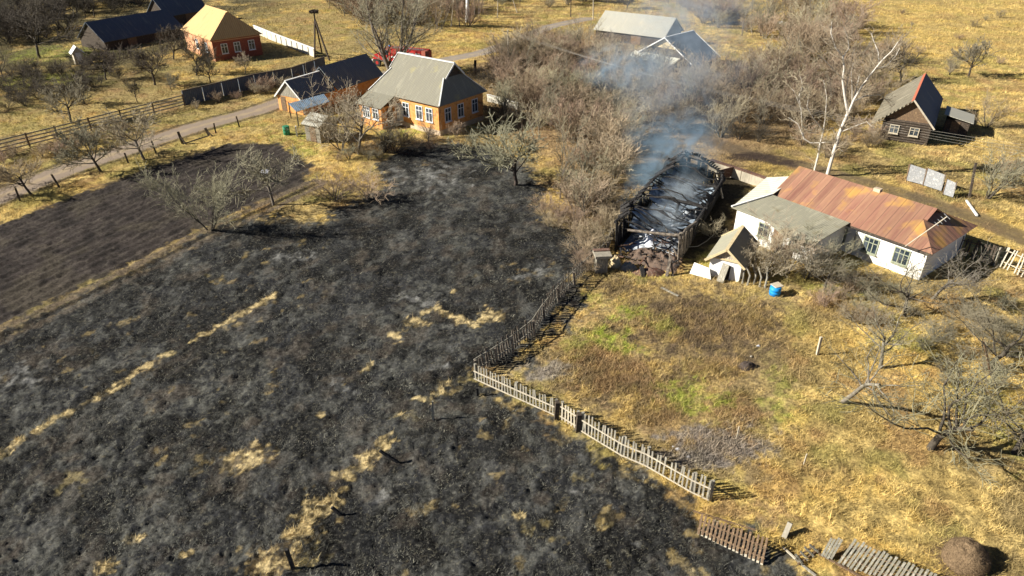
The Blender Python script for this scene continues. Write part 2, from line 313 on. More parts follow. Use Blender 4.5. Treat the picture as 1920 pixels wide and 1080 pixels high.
def ground_map(x, y):
    n1 = fbm(x, y, .12, 4, 1); n2 = fbm(x, y, .6, 4, 2); n3 = fbm(x, y, 2.2, 4, 8); n4 = fbm(x, y, .35, 3, 31)
    L = lambda c: np.array(c)[None, :]
    c = np.tile(L((.60, .425, .135)), (x.size, 1))
    def mixc(c, col_, m): return c * (1 - m[:, None]) + L(col_) * m[:, None]
    c = mixc(c, (.34, .26, .13), sstep(.44, .58, n1) * .75); c = mixc(c, (.27, .21, .10), sstep(.53, .63, fbm(x, y, .22, 4, 38)) * .55)
    c = mixc(c, (.68, .505, .19), sstep(.48, .62, n2) * .75)
    c = mixc(c, (.21, .155, .06), sstep(.46, .62, n3) * .65)
    c = mixc(c, (.27, .25, .07), sstep(.55, .68, n4) * .5)
    c = mixc(c, (.34, .19, .09), sstep(.57, .7, fbm(x, y, .45, 3, 44)) * .45)
    # upper left orchard and top wood are browner / greener; the corner's shade is painted in
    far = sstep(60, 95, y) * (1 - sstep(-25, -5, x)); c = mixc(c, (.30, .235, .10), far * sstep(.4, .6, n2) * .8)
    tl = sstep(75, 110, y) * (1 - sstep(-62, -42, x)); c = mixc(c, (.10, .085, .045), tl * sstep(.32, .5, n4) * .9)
    fr = sstep(100, 125, y) * sstep(35, 60, x); c = mixc(c, (.50, .36, .12), fr * .35)
    th = sstep(-3, 3, sdist(x, y, THICK) + (n2 - .5) * 8); c = mixc(c, (.29, .20, .115), th * .8)
    gd = sstep(-.8, .8, sdist(x, y, GARDEN) + (n2 - .5) * 3 + (n3 - .5) * 2); c = mixc(c, (.30, .225, .115), gd * (.35 + .5 * sstep(.4, .6, n3)))
    br = patch(x, y, BROWN, .9); c = mixc(c, (.13, .095, .06), br * (.72 + .28 * sstep(.4, .6, n3)))
    gy = patch(x, y, [(1345, 832, 100, 40), (1020, 695, 60, 22), (1310, 860, 70, 24)], .7); c = mixc(c, (.30, .27, .245), gy * .75)
    rb = patch(x, y, REDB, 1.1); c = mixc(c, (.37, .24, .12), rb * .75)
    gr = patch(x, y, GREEN, .8); c = mixc(c, (.29, .34, .05), gr * (.3 + .7 * sstep(.42, .56, fbm(x, y, 3.0, 3, 47))))
    GH = gp([(700, 262), (690, 225), (600, 250), (500, 225), (420, 262), (520, 262), (590, 300)])
    # burn
    sb = sdist(x, y, BURN); burn = sstep(-.5, .5, sb + (n3 - .5) * 3.2 + (n2 - .5) * 2.5)
    st = patch(x, y, STRAW, .9); dl = sdist(x, y, LINE, False)
    st = np.maximum(st, 1 - sstep(.13, .36, dl + (n3 - .5) * .9 + np.maximum(0, n2 - .66) * 3))
    for LX, wd_ in ((LINE3, .36), (LINE4, .3)):
        st = np.maximum(st, (1 - sstep(.1, wd_, sdist(x, y, LX, False) + (n3 - .5) * 1.6)) * sstep(.50, .56, fbm(x, y, .9, 3, 19)))
    nn = fbm(x, y, 1.1, 4, 60); st = np.maximum(st, sstep(.68, .74, nn) * .4 * sstep(.58, .66, fbm(x, y, .12, 2, 71)))
    st = np.maximum(st, (1 - sstep(.0, 1.6, sb)) * sstep(.56, .66, nn) * .6)
    st = st * (.2 + .8 * sstep(.40, .54, fbm(x, y, 4.0, 3, 33)))
    c = mixc(c, (.58, .46, .24), st * burn); burn = burn * (1 - st)
    bc = np.tile(L((.028, .029, .031)), (x.size, 1)); bc = mixc(bc, (.085, .086, .078), sstep(.45, .62, n3) * sstep(.38, .6, n2)); bc = mixc(bc, (.12, .12, .105), sstep(.52, .62, fbm(x, y, 3.5, 4, 81)) * sstep(.40, .55, n1) * .7); bc = mixc(bc, (.012, .012, .012), sstep(.48, .58, fbm(x, y, .45, 4, 77)) * .85)
    bc = mixc(bc, (.085, .07, .055), sstep(.56, .70, fbm(x, y, .8, 4, 90)) * .6)
    dr = np.array(LINE[4] - LINE[1])[:2]; dr /= np.linalg.norm(dr); uu = x * dr[0] + y * dr[1]; vv = y * dr[0] - x * dr[1]
    wb = (n2 - .5) * 5; bc = mixc(bc, (.12, .12, .11), sstep(.54, .66, fbm((uu + wb) * .5, (vv + wb * .6) * 1.5, 1.0, 5, 91)) * .42); bc = mixc(bc, (.008, .008, .008), sstep(.54, .64, fbm((uu + wb) * .35, (vv + wb) * .8, 1.0, 5, 96)) * .6)
    bc = mixc(bc, (.22, .22, .21), patch(x, y, ASH, .9) * sstep(.42, .62, fbm(x, y, 1.8, 3, 12)) * .8)
    c = c * (1 - burn[:, None]) + bc * burn[:, None]
    # ploughed
    sp = sdist(x, y, PLOUGH); pl = sstep(-.4, .4, sp + (n3 - .5) * 1.6)
    pc = np.tile(L((.052, .043, .038)), (x.size, 1)); pc = mixc(pc, (.027, .023, .021), sstep(.42, .6, n2) * .8); pc = mixc(pc, (.085, .072, .06), sstep(.54, .66, n3) * .6); pc = mixc(pc, (.085, .072, .052), sstep(.55, .7, n4) * .5)
    c = c * (1 - pl[:, None]) + pc * pl[:, None]; burn = burn * (1 - pl)
    dl2 = sdist(x, y, LINE2, False); c = mixc(c, (.022, .018, .015), (1 - sstep(.10, .30, abs(dl2 - .1) + (n3 - .5) * .4)) * .9)
    c = mixc(c, (.16, .125, .09), (1 - sstep(.2, .55, abs(dl2 - .75) + (n3 - .5) * .9)) * (1 - burn) * .6 + (1 - sstep(.2, .45, abs(dl2 - .7) + (n3 - .5) * .9)) * .35)
    # roads
    road = np.zeros(x.size)
    for P, w, cc, a in ((ROAD_L, 1.7, (.27, .215, .165), 1), (ROAD_T, 1.5, (.27, .24, .22), .9)):
        d = sdist(x, y, P, False); m = (1 - sstep(w - .35, w + .35, d + (n3 - .5) * .8)) * a
        c = mixc(c, cc, m); road = np.maximum(road, m)
        c = mixc(c, (.45, .35, .2), (1 - sstep(.15, .5, d + (n3 - .5))) * .4 * a)
        if P is ROAD_L: c = mixc(c, (.06, .05, .035), (1 - sstep(.1, .45, abs(d - w - .35) + (n3 - .5) * .6)) * .75)
    d = sdist(x, y, ROAD_R, False)
    for off in (.0, 1.6):
        m = (1 - sstep(.25, .75, abs(d - off * .5) + (n3 - .5) * .9)) * .75; c = mixc(c, (.12, .09, .06), m * (x > 10)); road = np.maximum(road, m * (x > 10) * .8)
    wet = patch(x, y, [(1420, 295, 60, 12), (1470, 305, 40, 8)]); c = mixc(c, (.05, .035, .03), wet * .9)
    soot_shade = sdist(x, y, gp([(1262, 495), (1300, 490), (1375, 440), (1372, 385), (1415, 350), (1400, 322), (1348, 318)])); c = mixc(c, (.028, .024, .018), sstep(-.5, .5, soot_shade + (n3 - .5) * 1.5) * .95)  # soot-black ground with the barn wall's cast shadow painted into it
    return c, burn, pl, road, st

# ------------------------------------------------------------------ ground sheet
def make_ground():
    ys = [-400, -150, -60, -20, 0, 6, 11]
    y = 15.0
    while y < 185: ys.append(y); y += .085 + (y - 15) * .0042
    while y < 4000: ys.append(y); y *= 1.25
    ys = np.array(ys); u = np.linspace(-1, 1, 560)
    ext = np.array([-60, -20, -8, -4, -2, -1.4]); U = np.concatenate([ext, u * 1.15, -ext[::-1]])
    half = np.maximum(ys, 8) * .74 * 1.0 + 9
    X = (half[:, None] * U[None, :]); Y = np.repeat(ys[:, None], U.size, 1)
    X = X.ravel(); Y = Y.ravel()
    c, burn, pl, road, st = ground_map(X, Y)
    Z = (fbm(X, Y, .15, 2, 4) - .5) * .10 + ((fbm(X, Y, 1.6, 3, 14) - .5) * (.16 + .12 * burn) + (fbm(X, Y, 5.5, 3, 15) - .5) * (.07 + .13 * burn)) * (1 - .85 * road)
    dist = np.hypot(X, Y); Z *= (1 - sstep(150, 400, dist)) * (Y > 5); Z[dist > 200] *= .2
    nrm = np.array(at(430, 400) - at(0, 618))[:2]; nrm /= np.linalg.norm(nrm); perp = np.array([-nrm[1], nrm[0]])
    fur = X * perp[0] + Y * perp[1]
    Z += pl * np.sin(fur * 2 * math.pi / .9 + (fbm(X, Y, .4, 2, 8) - .5) * 2) * .05 + pl * (fbm(X, Y, 4.5, 3, 55) - .5) * .12
    nr, nc = len(ys), U.size
    idx = np.arange(nr * nc).reshape(nr, nc)
    F = np.stack([idx[:-1, :-1], idx[:-1, 1:], idx[1:, 1:], idx[1:, :-1]], -1).reshape(-1, 4)
    me = bpy.data.meshes.new('ground'); me.vertices.add(nr * nc); me.vertices.foreach_set('co', np.stack([X, Y, Z], 1).ravel().astype(np.float32))
    me.loops.add(F.size); me.loops.foreach_set('vertex_index', F.ravel().astype(np.int32))
    me.polygons.add(len(F)); me.polygons.foreach_set('loop_start', np.arange(0, F.size, 4, dtype=np.int32)); me.polygons.foreach_set('loop_total', np.full(len(F), 4, np.int32))
    me.update(calc_edges=True)
    a = me.color_attributes.new('col', 'FLOAT_COLOR', 'POINT'); a.data.foreach_set('color', np.concatenate([c, np.ones((c.shape[0], 1))], 1).ravel().astype(np.float32))
    for nm_, v in (('burn', burn), ('plough', pl), ('road', road)):
        a = me.attributes.new(nm_, 'FLOAT', 'POINT'); a.data.foreach_set('value', v.astype(np.float32))
    me.polygons.foreach_set('use_smooth', np.ones(len(F), bool))
    o = bpy.data.objects.new('ground', me); col.objects.link(o); tag(o, kind='structure')
    m, nt, b, new, link = nodes('ground_surface')
    a = new('ShaderNodeAttribute'); a.attribute_name = 'col'; ab = new('ShaderNodeAttribute'); ab.attribute_name = 'burn'; ar = new('ShaderNodeAttribute'); ar.attribute_name = 'road'
    ge = new('ShaderNodeNewGeometry')
    n1 = new('ShaderNodeTexNoise'); n1.inputs['Scale'].default_value = 5; n1.inputs['Detail'].default_value = 8; n1.inputs['Roughness'].default_value = .75; link(ge.outputs['Position'], n1.inputs['Vector'])
    n2 = new('ShaderNodeTexNoise'); n2.inputs['Scale'].default_value = 1.4; n2.inputs['Detail'].default_value = 6; n2.inputs['Roughness'].default_value = .7; link(ge.outputs['Position'], n2.inputs['Vector'])
    # value modulation
    mr = new('ShaderNodeMapRange'); mr.inputs['From Min'].default_value = .3; mr.inputs['From Max'].default_value = .7; mr.inputs['To Min'].default_value = .22; mr.inputs['To Max'].default_value = 1.65; link(n1.outputs[0], mr.inputs[0])
    mr2 = new('ShaderNodeMapRange'); mr2.inputs['From Min'].default_value = .3; mr2.inputs['From Max'].default_value = .7; mr2.inputs['To Min'].default_value = .75; mr2.inputs['To Max'].default_value = 1.2; link(n2.outputs[0], mr2.inputs[0])
    mu = new('ShaderNodeMath'); mu.operation = 'MULTIPLY'; link(mr.outputs[0], mu.inputs[0]); link(mr2.outputs[0], mu.inputs[1])
    mxr = new('ShaderNodeMix'); mxr.data_type = 'FLOAT'; link(ar.outputs['Fac'], mxr.inputs[0]); link(mu.outputs[0], mxr.inputs[2]); mxr.inputs[3].default_value = 1.0
    vm = new('ShaderNodeVectorMath'); vm.operation = 'SCALE'; link(a.outputs['Color'], vm.inputs[0]); link(mxr.outputs[0], vm.inputs[3])
    # pale unburnt flecks and ash flecks on the burn
    n3 = new('ShaderNodeTexNoise'); n3.inputs['Scale'].default_value = 5.5; n3.inputs['Detail'].default_value = 5; n3.inputs['Roughness'].default_value = .8; link(ge.outputs['Position'], n3.inputs['Vector'])
    r3 = ramp(new, [(.53, (0, 0, 0)), (.66, (1, 1, 1))]); link(n3.outputs[0], r3.inputs[0])
    m5 = new('ShaderNodeMath'); m5.operation = 'MULTIPLY'; link(r3.outputs[0], m5.inputs[0]); link(ab.outputs['Fac'], m5.inputs[1])
    rc = ramp(new, [(.4, (.17, .17, .155)), (.6, (.20, .18, .12))]); link(n2.outputs[0], rc.inputs[0])
    m6 = new('ShaderNodeMath'); m6.operation = 'MULTIPLY'; m6.inputs[1].default_value = .6; link(m5.outputs[0], m6.inputs[0])
    mx = new('ShaderNodeMix'); mx.data_type = 'RGBA'; link(m6.outputs[0], mx.inputs[0]); link(vm.outputs[0], mx.inputs[6]); link(rc.outputs[0], mx.inputs[7])
    link(mx.outputs[2], b.inputs['Base Color']); b.inputs['Roughness'].default_value = .95
    if 'Specular IOR Level' in b.inputs: b.inputs['Specular IOR Level'].default_value = .1
    bp = new('ShaderNodeBump'); bp.inputs['Strength'].default_value = 1.0; bp.inputs['Distance'].default_value = .12
    link(n1.outputs[0], bp.inputs['Height']); link(bp.outputs[0], b.inputs['Normal'])
    me.materials.append(m)
    return o
make_ground()

# ------------------------------------------------------------------ grass and stubble (uncountable)
def blades(name, pos, h, w, colr, lean, label, cat, az=None):
    n = len(pos); az = rng.random(n) * 2 * math.pi if az is None else az
    la = rng.random(n) * 2 * math.pi; ll = lean * (.4 + rng.random(n)) * h
    side = np.stack([np.cos(az), np.sin(az), np.zeros(n)], 1) * (w / 2)[:, None]
    tip = pos + np.stack([np.cos(la) * ll, np.sin(la) * ll, h], 1)
    V = np.stack([pos - side, pos + side, tip], 1).reshape(-1, 3)
    me = bpy.data.meshes.new(name); me.vertices.add(3 * n); me.vertices.foreach_set('co', V.ravel().astype(np.float32))
    me.loops.add(3 * n); me.loops.foreach_set('vertex_index', np.arange(3 * n, dtype=np.int32))
    me.polygons.add(n); me.polygons.foreach_set('loop_start', np.arange(0, 3 * n, 3, dtype=np.int32)); me.polygons.foreach_set('loop_total', np.full(n, 3, np.int32))
    me.update(calc_edges=True)
    C = np.repeat(np.concatenate([colr, np.ones((n, 1))], 1), 3, 0)
    a = me.color_attributes.new('col', 'FLOAT_COLOR', 'POINT'); a.data.foreach_set('color', C.ravel().astype(np.float32))
    me.materials.append(M['blade']); o = bpy.data.objects.new(name, me); col.objects.link(o)
    return tag(o, label, cat, kind='stuff')
def scatter(n, ymax=170):
    # density falls with distance, spread over the visible fan
    t = rng.random(n); y = 15 * (ymax / 15) ** t
    x = (rng.random(n) * 2 - 1) * (y * .72 + 9)
    return x, y
def make_grass():
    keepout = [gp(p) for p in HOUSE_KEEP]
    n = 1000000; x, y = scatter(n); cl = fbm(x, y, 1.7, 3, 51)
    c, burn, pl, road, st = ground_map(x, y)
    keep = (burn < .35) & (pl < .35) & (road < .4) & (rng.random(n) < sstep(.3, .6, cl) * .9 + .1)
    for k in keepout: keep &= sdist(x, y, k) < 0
    x, y, c = x[keep], y[keep], c[keep]; n = x.size
    sc = .6 + y / 60
    h = (.10 + .22 * rng.random(n) ** 2) * (.8 + .5 * sstep(.4, .6, fbm(x, y, .4, 2, 9))) * (.85 + y / 200); w = .022 * sc * (.7 + .6 * rng.random(n))
    v = (.55 + .95 * rng.random(n))[:, None] * c; g = rng.random(n)[:, None]
    v = v * (1 - .12 * g) + np.array([[.55, .45, .22]]) * .12 * g
    blades('dry_grass', np.stack([x, y, np.full(n, -.02)], 1), h, w, np.clip(v, 0, .85), .9, 'dry yellow winter grass covering the gardens and fields', 'grass')
    n = 900000; x, y = scatter(n, 90)
    c, burn, pl, road, st = ground_map(x, y)
    keep = (burn > .5) & (rng.random(n) < .25 + .75 * sstep(.35, .6, fbm(x, y, 1.1, 3, 61)))
    x, y = x[keep], y[keep]; n = x.size; k = rng.random(n)
    big = fbm(x, y, .5, 3, 66)
    base = np.where((k < .52)[:, None], np.array([[.022, .020, .019]]), np.where((k < .90)[:, None], np.array([[.12, .12, .10]]), np.array([[.19, .18, .14]])))
    base = base * (.5 + rng.random(n) + 1.0 * sstep(.45, .65, big))[:, None]
    h = .04 + .12 * rng.random(n) ** 2; w = (.009 + .012 * rng.random(n)) * (.6 + y / 50)
    blades('burnt_stubble', np.stack([x, y, np.full(n, -.03)], 1), h, w, base, 1.2, 'blackened stubble and ash of the burnt field', 'burnt grass')
    # tall dead weeds in the garden plot
    L = [(1170, 705, 110, 40), (1110, 660, 50, 22), (1375, 770, 45, 45), (1320, 840, 80, 30), (1230, 770, 60, 28), (1400, 600, 60, 34), (1340, 690, 60, 20), (1560, 580, 70, 16), (1290, 600, 120, 40), (1180, 540, 60, 20), (660, 340, 60, 20)]
    P = []
    for cx, cy, wx, wy in L:
        m = int(wx * wy * 1.3); a = rng.random(m) * 6.283; r = np.sqrt(rng.random(m)) * (1 + .25 * rng.standard_normal(m))
        for i in range(m):
            q = at(cx + wx * r[i] * math.cos(a[i]), cy + wy * r[i] * math.sin(a[i])); P.append((q.x, q.y, 0))
    P = np.array(P); n = len(P); k = rng.random(n)[:, None]; kk = sstep(.4, .6, fbm(P[:, 0], P[:, 1], .5, 3, 5))[:, None]
    cc = (ground_map(P[:, 0], P[:, 1])[0] * .9 + np.array([[.09, .06, .03]]) * kk) * (.4 + 1.2 * k)
    blades('dead_weeds', P, .12 + .26 * rng.random(n), .016 + .012 * rng.random(n), cc, .9, 'tangled reddish brown dead weeds in the garden plot', 'weeds')
HOUSE_KEEP = []

# ------------------------------------------------------------------ bare trees
def grow(kind, seed, lines=None):
    rd = random.Random(seed); seg = []  # (p0,p1,r0,r1,level)
    def branch(p, d, L, r, lv, K):
        ns = K['ns'][lv]; pts = [p]; rr = [r]; dd = d.normalized()
        for i in range(ns):
            wob = K['wob'][lv]
            dd = (dd + Vector((rd.gauss(0, wob), rd.gauss(0, wob), rd.gauss(0, wob * .7))) + Vector((0, 0, K['up'][lv]))).normalized()
            q = pts[-1] + dd * (L / ns); pts.append(q); rr.append(max(r * (1 - (i + 1) / ns * K['taper'][lv]), K['rmin']))
        for i in range(ns): seg.append((pts[i], pts[i + 1], rr[i], rr[i + 1], lv))
        if lv + 1 >= len(K['n']): return
        nb = K['n'][lv]; nb = int(nb + rd.random() * nb * .35)
        for k in range(nb):
            t = K['start'][lv] + (1 - K['start'][lv]) * (k + rd.random()) / nb
            f = t * ns; i = min(int(f), ns - 1); q = pts[i].lerp(pts[i + 1], f - i)
            dl = (pts[i + 1] - pts[i]).normalized(); a = rd.random() * 6.283
            perp = dl.orthogonal().normalized(); perp = Matrix.Rotation(a, 3, dl) @ perp
            sp = K['spread'][lv] * (.7 + .6 * rd.random()); nd = dl * math.cos(sp) + perp * math.sin(sp)
            if nd.z < -.25 and lv < 2: nd.z *= -.3
            branch(q, nd, L * K['len'][lv] * (.6 + .6 * rd.random()) * (1.1 - .45 * t), max(rr[i] * K['rad'][lv], K['rmin']), lv + 1, K)
    K = KINDS[kind]
    for ln, ra, rb in (lines or []):
        ns = len(ln) - 1; LL = sum((ln[i + 1] - ln[i]).length for i in range(ns))
        for i in range(ns): seg.append((ln[i], ln[i + 1], ra + (rb - ra) * i / ns, ra + (rb - ra) * (i + 1) / ns, 0))
        for k in range(int(LL * K['dens'])):
            f = rd.uniform(.25 if ra > .1 else .08, 1) * ns; i = min(int(f), ns - 1); q = ln[i].lerp(ln[i + 1], f - i); dl = (ln[i + 1] - ln[i]).normalized()
            perp = Matrix.Rotation(rd.random() * 6.283, 3, dl) @ dl.orthogonal().normalized(); sp = rd.uniform(.4, .9)
            branch(q, dl * math.cos(sp) + perp * math.sin(sp), rd.uniform(.8, 2.0) * K['blen'], max((ra + (rb - ra) * f / ns) * .4, K['rmin']), 1, K)
    for s_ in range(0 if lines else K['stems']):
        if K['stems'] > 1:
            a = rd.random() * 6.283; rr = K['base'] * math.sqrt(rd.random()); p = Vector((math.cos(a) * rr, math.sin(a) * rr, -.1)); d = Vector((math.cos(a) * K['flare'] * rd.random(), math.sin(a) * K['flare'] * rd.random(), 1))
        else: p = Vector((0, 0, -.15)); d = Vector(K.get('d', (rd.uniform(-.1, .1), rd.uniform(-.1, .1), 1)))
        branch(p, d, K['L'] * (.75 + .4 * rd.random() if K['stems'] > 1 else 1), K['r'], 0, K)
    return seg
KINDS = {
 'apple': dict(H=4.5, stems=1, L=1.5, r=.12, n=[7, 8, 9, 6], ns=[4, 6, 5, 4, 2], wob=[.12, .22, .25, .28, .3], up=[.05, .06, .06, .06, .04], taper=[.35, .8, .8, .7, .5], start=[.5, .2, .1, .1], spread=[.85, .8, .75, .7], len=[1.45, .6, .5, .5], rad=[.5, .5, .5, .6], rmin=.0065),
 'spread': dict(H=4.8, stems=1, L=1.5, r=.10, n=[7, 8, 7, 5], ns=[5, 8, 6, 4, 2], wob=[.16, .24, .28, .3, .3], up=[.03, .035, .04, .05, .05], taper=[.35, .8, .8, .7, .5], start=[.4, .15, .1, .1], spread=[.95, .8, .8, .75], len=[1.7, .58, .5, .5], rad=[.5, .5, .5, .6], rmin=.008),
 'orchard': dict(H=4.5, stems=1, L=1.3, r=.12, n=[8, 10, 9, 6], ns=[4, 6, 5, 3, 2], wob=[.14, .22, .25, .28, .3], up=[.05, .05, .06, .06, .04], taper=[.35, .8, .8, .7, .5], start=[.5, .2, .1, .1], spread=[.95, .85, .75, .7], len=[1.7, .6, .5, .5], rad=[.5, .5, .6, .7], rmin=.016),
 'fieldtree': dict(H=6.5, stems=5, base=.06, flare=1.05, L=3.4, r=.06, n=[8, 7, 5, 3], ns=[7, 6, 4, 3, 2], wob=[.1, .18, .22, .25, .28], up=[.03, .06, .06, .04, .03], taper=[.8, .8, .7, .6, .5], start=[.15, .1, .1, .1], spread=[.55, .6, .6, .6], len=[.62, .5, .5, .5], rad=[.45, .5, .6, .7], rmin=.009),
 'leaner': dict(H=4.6, stems=1, L=2.3, r=.10, n=[7, 7, 6, 5], ns=[6, 7, 5, 4, 2], wob=[.2, .22, .28, .3, .3], up=[.02, .04, .05, .05, .04], taper=[.35, .8, .8, .7, .5], start=[.62, .15, .1, .1], spread=[.95, .8, .8, .75], len=[.85, .58, .5, .5], rad=[.5, .5, .5, .6], rmin=.0065),
 'scrub': dict(H=3.4, stems=12, base=.12, flare=.8, L=2.6, r=.022, n=[8, 7, 5], ns=[5, 4, 3, 2], wob=[.1, .18, .22, .25], up=[.03, .06, .05, .03], taper=[.6, .6, .5, .4], start=[.12, .1, .1], spread=[.55, .6, .6], len=[.5, .5, .5], rad=[.6, .7, .8], rmin=.009),
 'bush': dict(H=3.4, stems=7, base=.06, flare=1.0, L=2.4, r=.035, n=[9, 8, 6], ns=[6, 5, 4, 2], wob=[.12, .2, .24, .28], up=[.03, .05, .05, .03], taper=[.75, .7, .6, .5], start=[.18, .1, .1], spread=[.6, .65, .65], len=[.6, .5, .5], rad=[.5, .55, .7], rmin=.008),
 'tall': dict(H=14, stems=4, base=.18, flare=.55, L=9.5, r=.20, n=[13, 8, 7, 5], ns=[9, 7, 5, 4, 2], wob=[.05, .12, .18, .22, .25], up=[.05, .07, .05, .04, .03], taper=[.9, .85, .8, .6, .4], start=[.15, .12, .1, .1], spread=[.6, .6, .6, .6], len=[.5, .45, .42, .5], rad=[.4, .45, .5, .7], rmin=.013),
 'upright': dict(H=5, stems=1, L=4.2, r=.06, n=[14, 7, 6], ns=[7, 5, 4, 2], wob=[.07, .15, .2, .25], up=[.04, .09, .07, .04], taper=[.85, .7, .6, .4], start=[.15, .1, .1], spread=[.65, .6, .6], len=[.5, .5, .5], rad=[.5, .6, .8], rmin=.010),
 'dead': dict(H=9, stems=2, base=.12, flare=.35, L=6.5, r=.15, n=[8, 6, 4, 3], ns=[9, 8, 6, 4, 2], wob=[.07, .17, .22, .25, .3], up=[.05, .09, .05, .03, .02], taper=[.8, .8, .7, .6, .5], start=[.25, .15, .15, .1], spread=[.6, .65, .7, .7], len=[.55, .42, .42, .45], rad=[.45, .45, .5, .6], rmin=.012),
}
def seg_mesh(name, seg, mat_, nside):
    if not seg: return None
    p0 = np.array([s[0] for s in seg]); p1 = np.array([s[1] for s in seg]); r0 = np.array([s[2] for s in seg]); r1 = np.array([s[3] for s in seg])
    d = p1 - p0; d /= np.linalg.norm(d, axis=1)[:, None] + 1e-9
    up = np.where(np.abs(d[:, 2:3]) < .9, np.array([[0, 0, 1.]]), np.array([[1., 0, 0]])); a = np.cross(d, up); a /= np.linalg.norm(a, axis=1)[:, None]; b = np.cross(a, d)
    V = []
    for P, r in ((p0, r0), (p1, r1)):
        for k in range(nside):
            t = 2 * math.pi * k / nside; V.append(P + (a * math.cos(t) + b * math.sin(t)) * r[:, None])
    V = np.stack(V, 1); n = len(seg); base = np.arange(n)[:, None] * 2 * nside
    F = np.stack([np.stack([base[:, 0] + k, base[:, 0] + (k + 1) % nside, base[:, 0] + nside + (k + 1) % nside, base[:, 0] + nside + k], 1) for k in range(nside)], 1).reshape(-1, 4)
    me = bpy.data.meshes.new(name); me.vertices.add(V.shape[0] * V.shape[1]); me.vertices.foreach_set('co', V.reshape(-1).astype(np.float32))
    me.loops.add(F.size); me.loops.foreach_set('vertex_index', F.ravel().astype(np.int32)); me.polygons.add(len(F))
    me.polygons.foreach_set('loop_start', np.arange(0, F.size, 4, dtype=np.int32)); me.polygons.foreach_set('loop_total', np.full(len(F), 4, np.int32)); me.update(calc_edges=True)
    me.polygons.foreach_set('use_smooth', np.ones(len(F), bool)); me.materials.append(mat_)
    return me
TREES = {}
def tree_meshes(kind, seed, bark, twig):
    key = (kind, seed, bark, twig)
    if key not in TREES:
        seg = grow(kind, seed); cut = {'scrub': 0, 'bush': 0, 'fieldtree': 0, 'upright': 1}.get(kind, 1)
        h0 = max(s[1].z for s in seg); k_ = KINDS[kind]['H'] / h0; seg = [(s[0] * k_, s[1] * k_, s[2], s[3], s[4]) for s in seg]; h = h0 * k_; wd = max(max(abs(s[1].x), abs(s[1].y)) for s in seg)
        TREES[key] = (seg_mesh('trunk', [s for s in seg if s[4] <= cut], M[bark], 6), seg_mesh('crown', [s for s in seg if s[4] > cut], M[twig], 3), h, wd)
    return TREES[key]
def limb_tree(name, base, lines, K, seed, label, bark, twig, cat='tree'):
    KINDS['limb'] = K; seg = grow('limb', seed, lines); e = empty(name, base, label, cat)
    for nm_, ss, m, n in (('trunk', [q for q in seg if q[4] <= 0], bark, 7), ('crown', [q for q in seg if q[4] > 0], twig, 3)):
        me = seg_mesh(nm_, [(q[0] - base, q[1] - base, q[2], q[3], q[4]) for q in ss], M[m], n); o = bpy.data.objects.new(nm_, me); col.objects.link(o); o.parent = e
    return e
TSPECIES = {'apple': 'apple_tree', 'leaner': 'leaning_fruit_tree', 'orchard': 'orchard_tree', 'fieldtree': 'field_tree', 'spread': 'old_fruit_tree', 'scrub': 'scrub_shrub', 'bush': 'bare_bush', 'tall': 'tall_bare_tree', 'upright': 'bare_tree', 'dead': 'dead_white_tree'}
def plant(kind, seed, px, py, height, label, cat='tree', group=None, bark='bark_grey', twig='twig_olive', lean=(0, 0), rot=None, wide=1.0, name=None):
    tm, cm, h, wd = tree_meshes(kind, seed, bark, twig)
    p = at(px, py); e = empty(name or TSPECIES[kind], p, label, cat, group); s = height / h
    e.scale = (s * wide, s * wide, s); e.rotation_mode = 'ZXY'; e.rotation_euler = (lean[1], lean[0], random.random() * 6.28 if rot is None else rot)
    for nm_, me in (('trunk', tm), ('crown', cm)):
        if me is None: continue
        o = bpy.data.objects.new(nm_, me); col.objects.link(o); o.parent = e
    return e

# ------------------------------------------------------------------ building kit
def walls(parent, F, L, W, wh, mats, rh=None, ends=(False, False), plinth=None, name='wall', z0=0):
    """closed wall shell; ends = gable triangles at x=0 / x=L"""
    b = MB(); c = [(0, 0), (L, 0), (L, W), (0, W)]
    for i in range(4):
        p, q = c[i], c[(i + 1) % 4]
        pts = [F(*p, z0), F(*q, z0), F(*q, wh)]
        if i == 1 and ends[1]: pts.append(F(L, W / 2, rh - .05))
        if i == 3 and ends[0]: pts.append(F(0, W / 2, rh - .05))
        pts.append(F(*p, wh)); b.face(pts)
    o = b.build(name, mats, parent)
    if plinth:
        b = MB(); e = .06
        for x0, x1, y0, y1 in ((-e, L + e, -e, 0), (-e, L + e, W, W + e), (-e, 0, 0, W), (L, L + e, 0, W)): b.box(F, x0, x1, y0, y1, -.2, plinth)
        b.build('plinth', M['plinth'], parent)
    return o
def gable_roof(parent, F, L, W, wh, rh, mat_, ov=.3, oe=.3, t=.09, trim=None, sides=(None, None)):
    s = (rh - wh) / (W / 2); b = MB(); ze = wh - s * ov
    b.slab([F(-oe, -ov, ze), F(L + oe, -ov, ze), F(L + oe, W / 2, rh), F(-oe, W / 2, rh)], t, 0)
    b.slab([F(L + oe, W + ov, ze), F(-oe, W + ov, ze), F(-oe, W / 2 + .004, rh), F(L + oe, W / 2 + .004, rh)], t, 1 if sides[1] else 0)
    r = b.build('roof', [mat_] + ([sides[1]] if sides[1] else []), parent)
    if trim:
        b = MB(); b.bar(F(-oe - .02, W / 2, rh + .04), F(L + oe + .02, W / 2, rh + .04), .22, .08); b.build('ridge_cap', trim, r)
        for x in (-oe - .03, L + oe + .03):
            b = MB()
            for y in (-ov, W + ov): b.bar(F(x, y, ze - .02), F(x, W / 2, rh - .02), .05, .16)
            b.build('verge_board', trim, r)
    return r
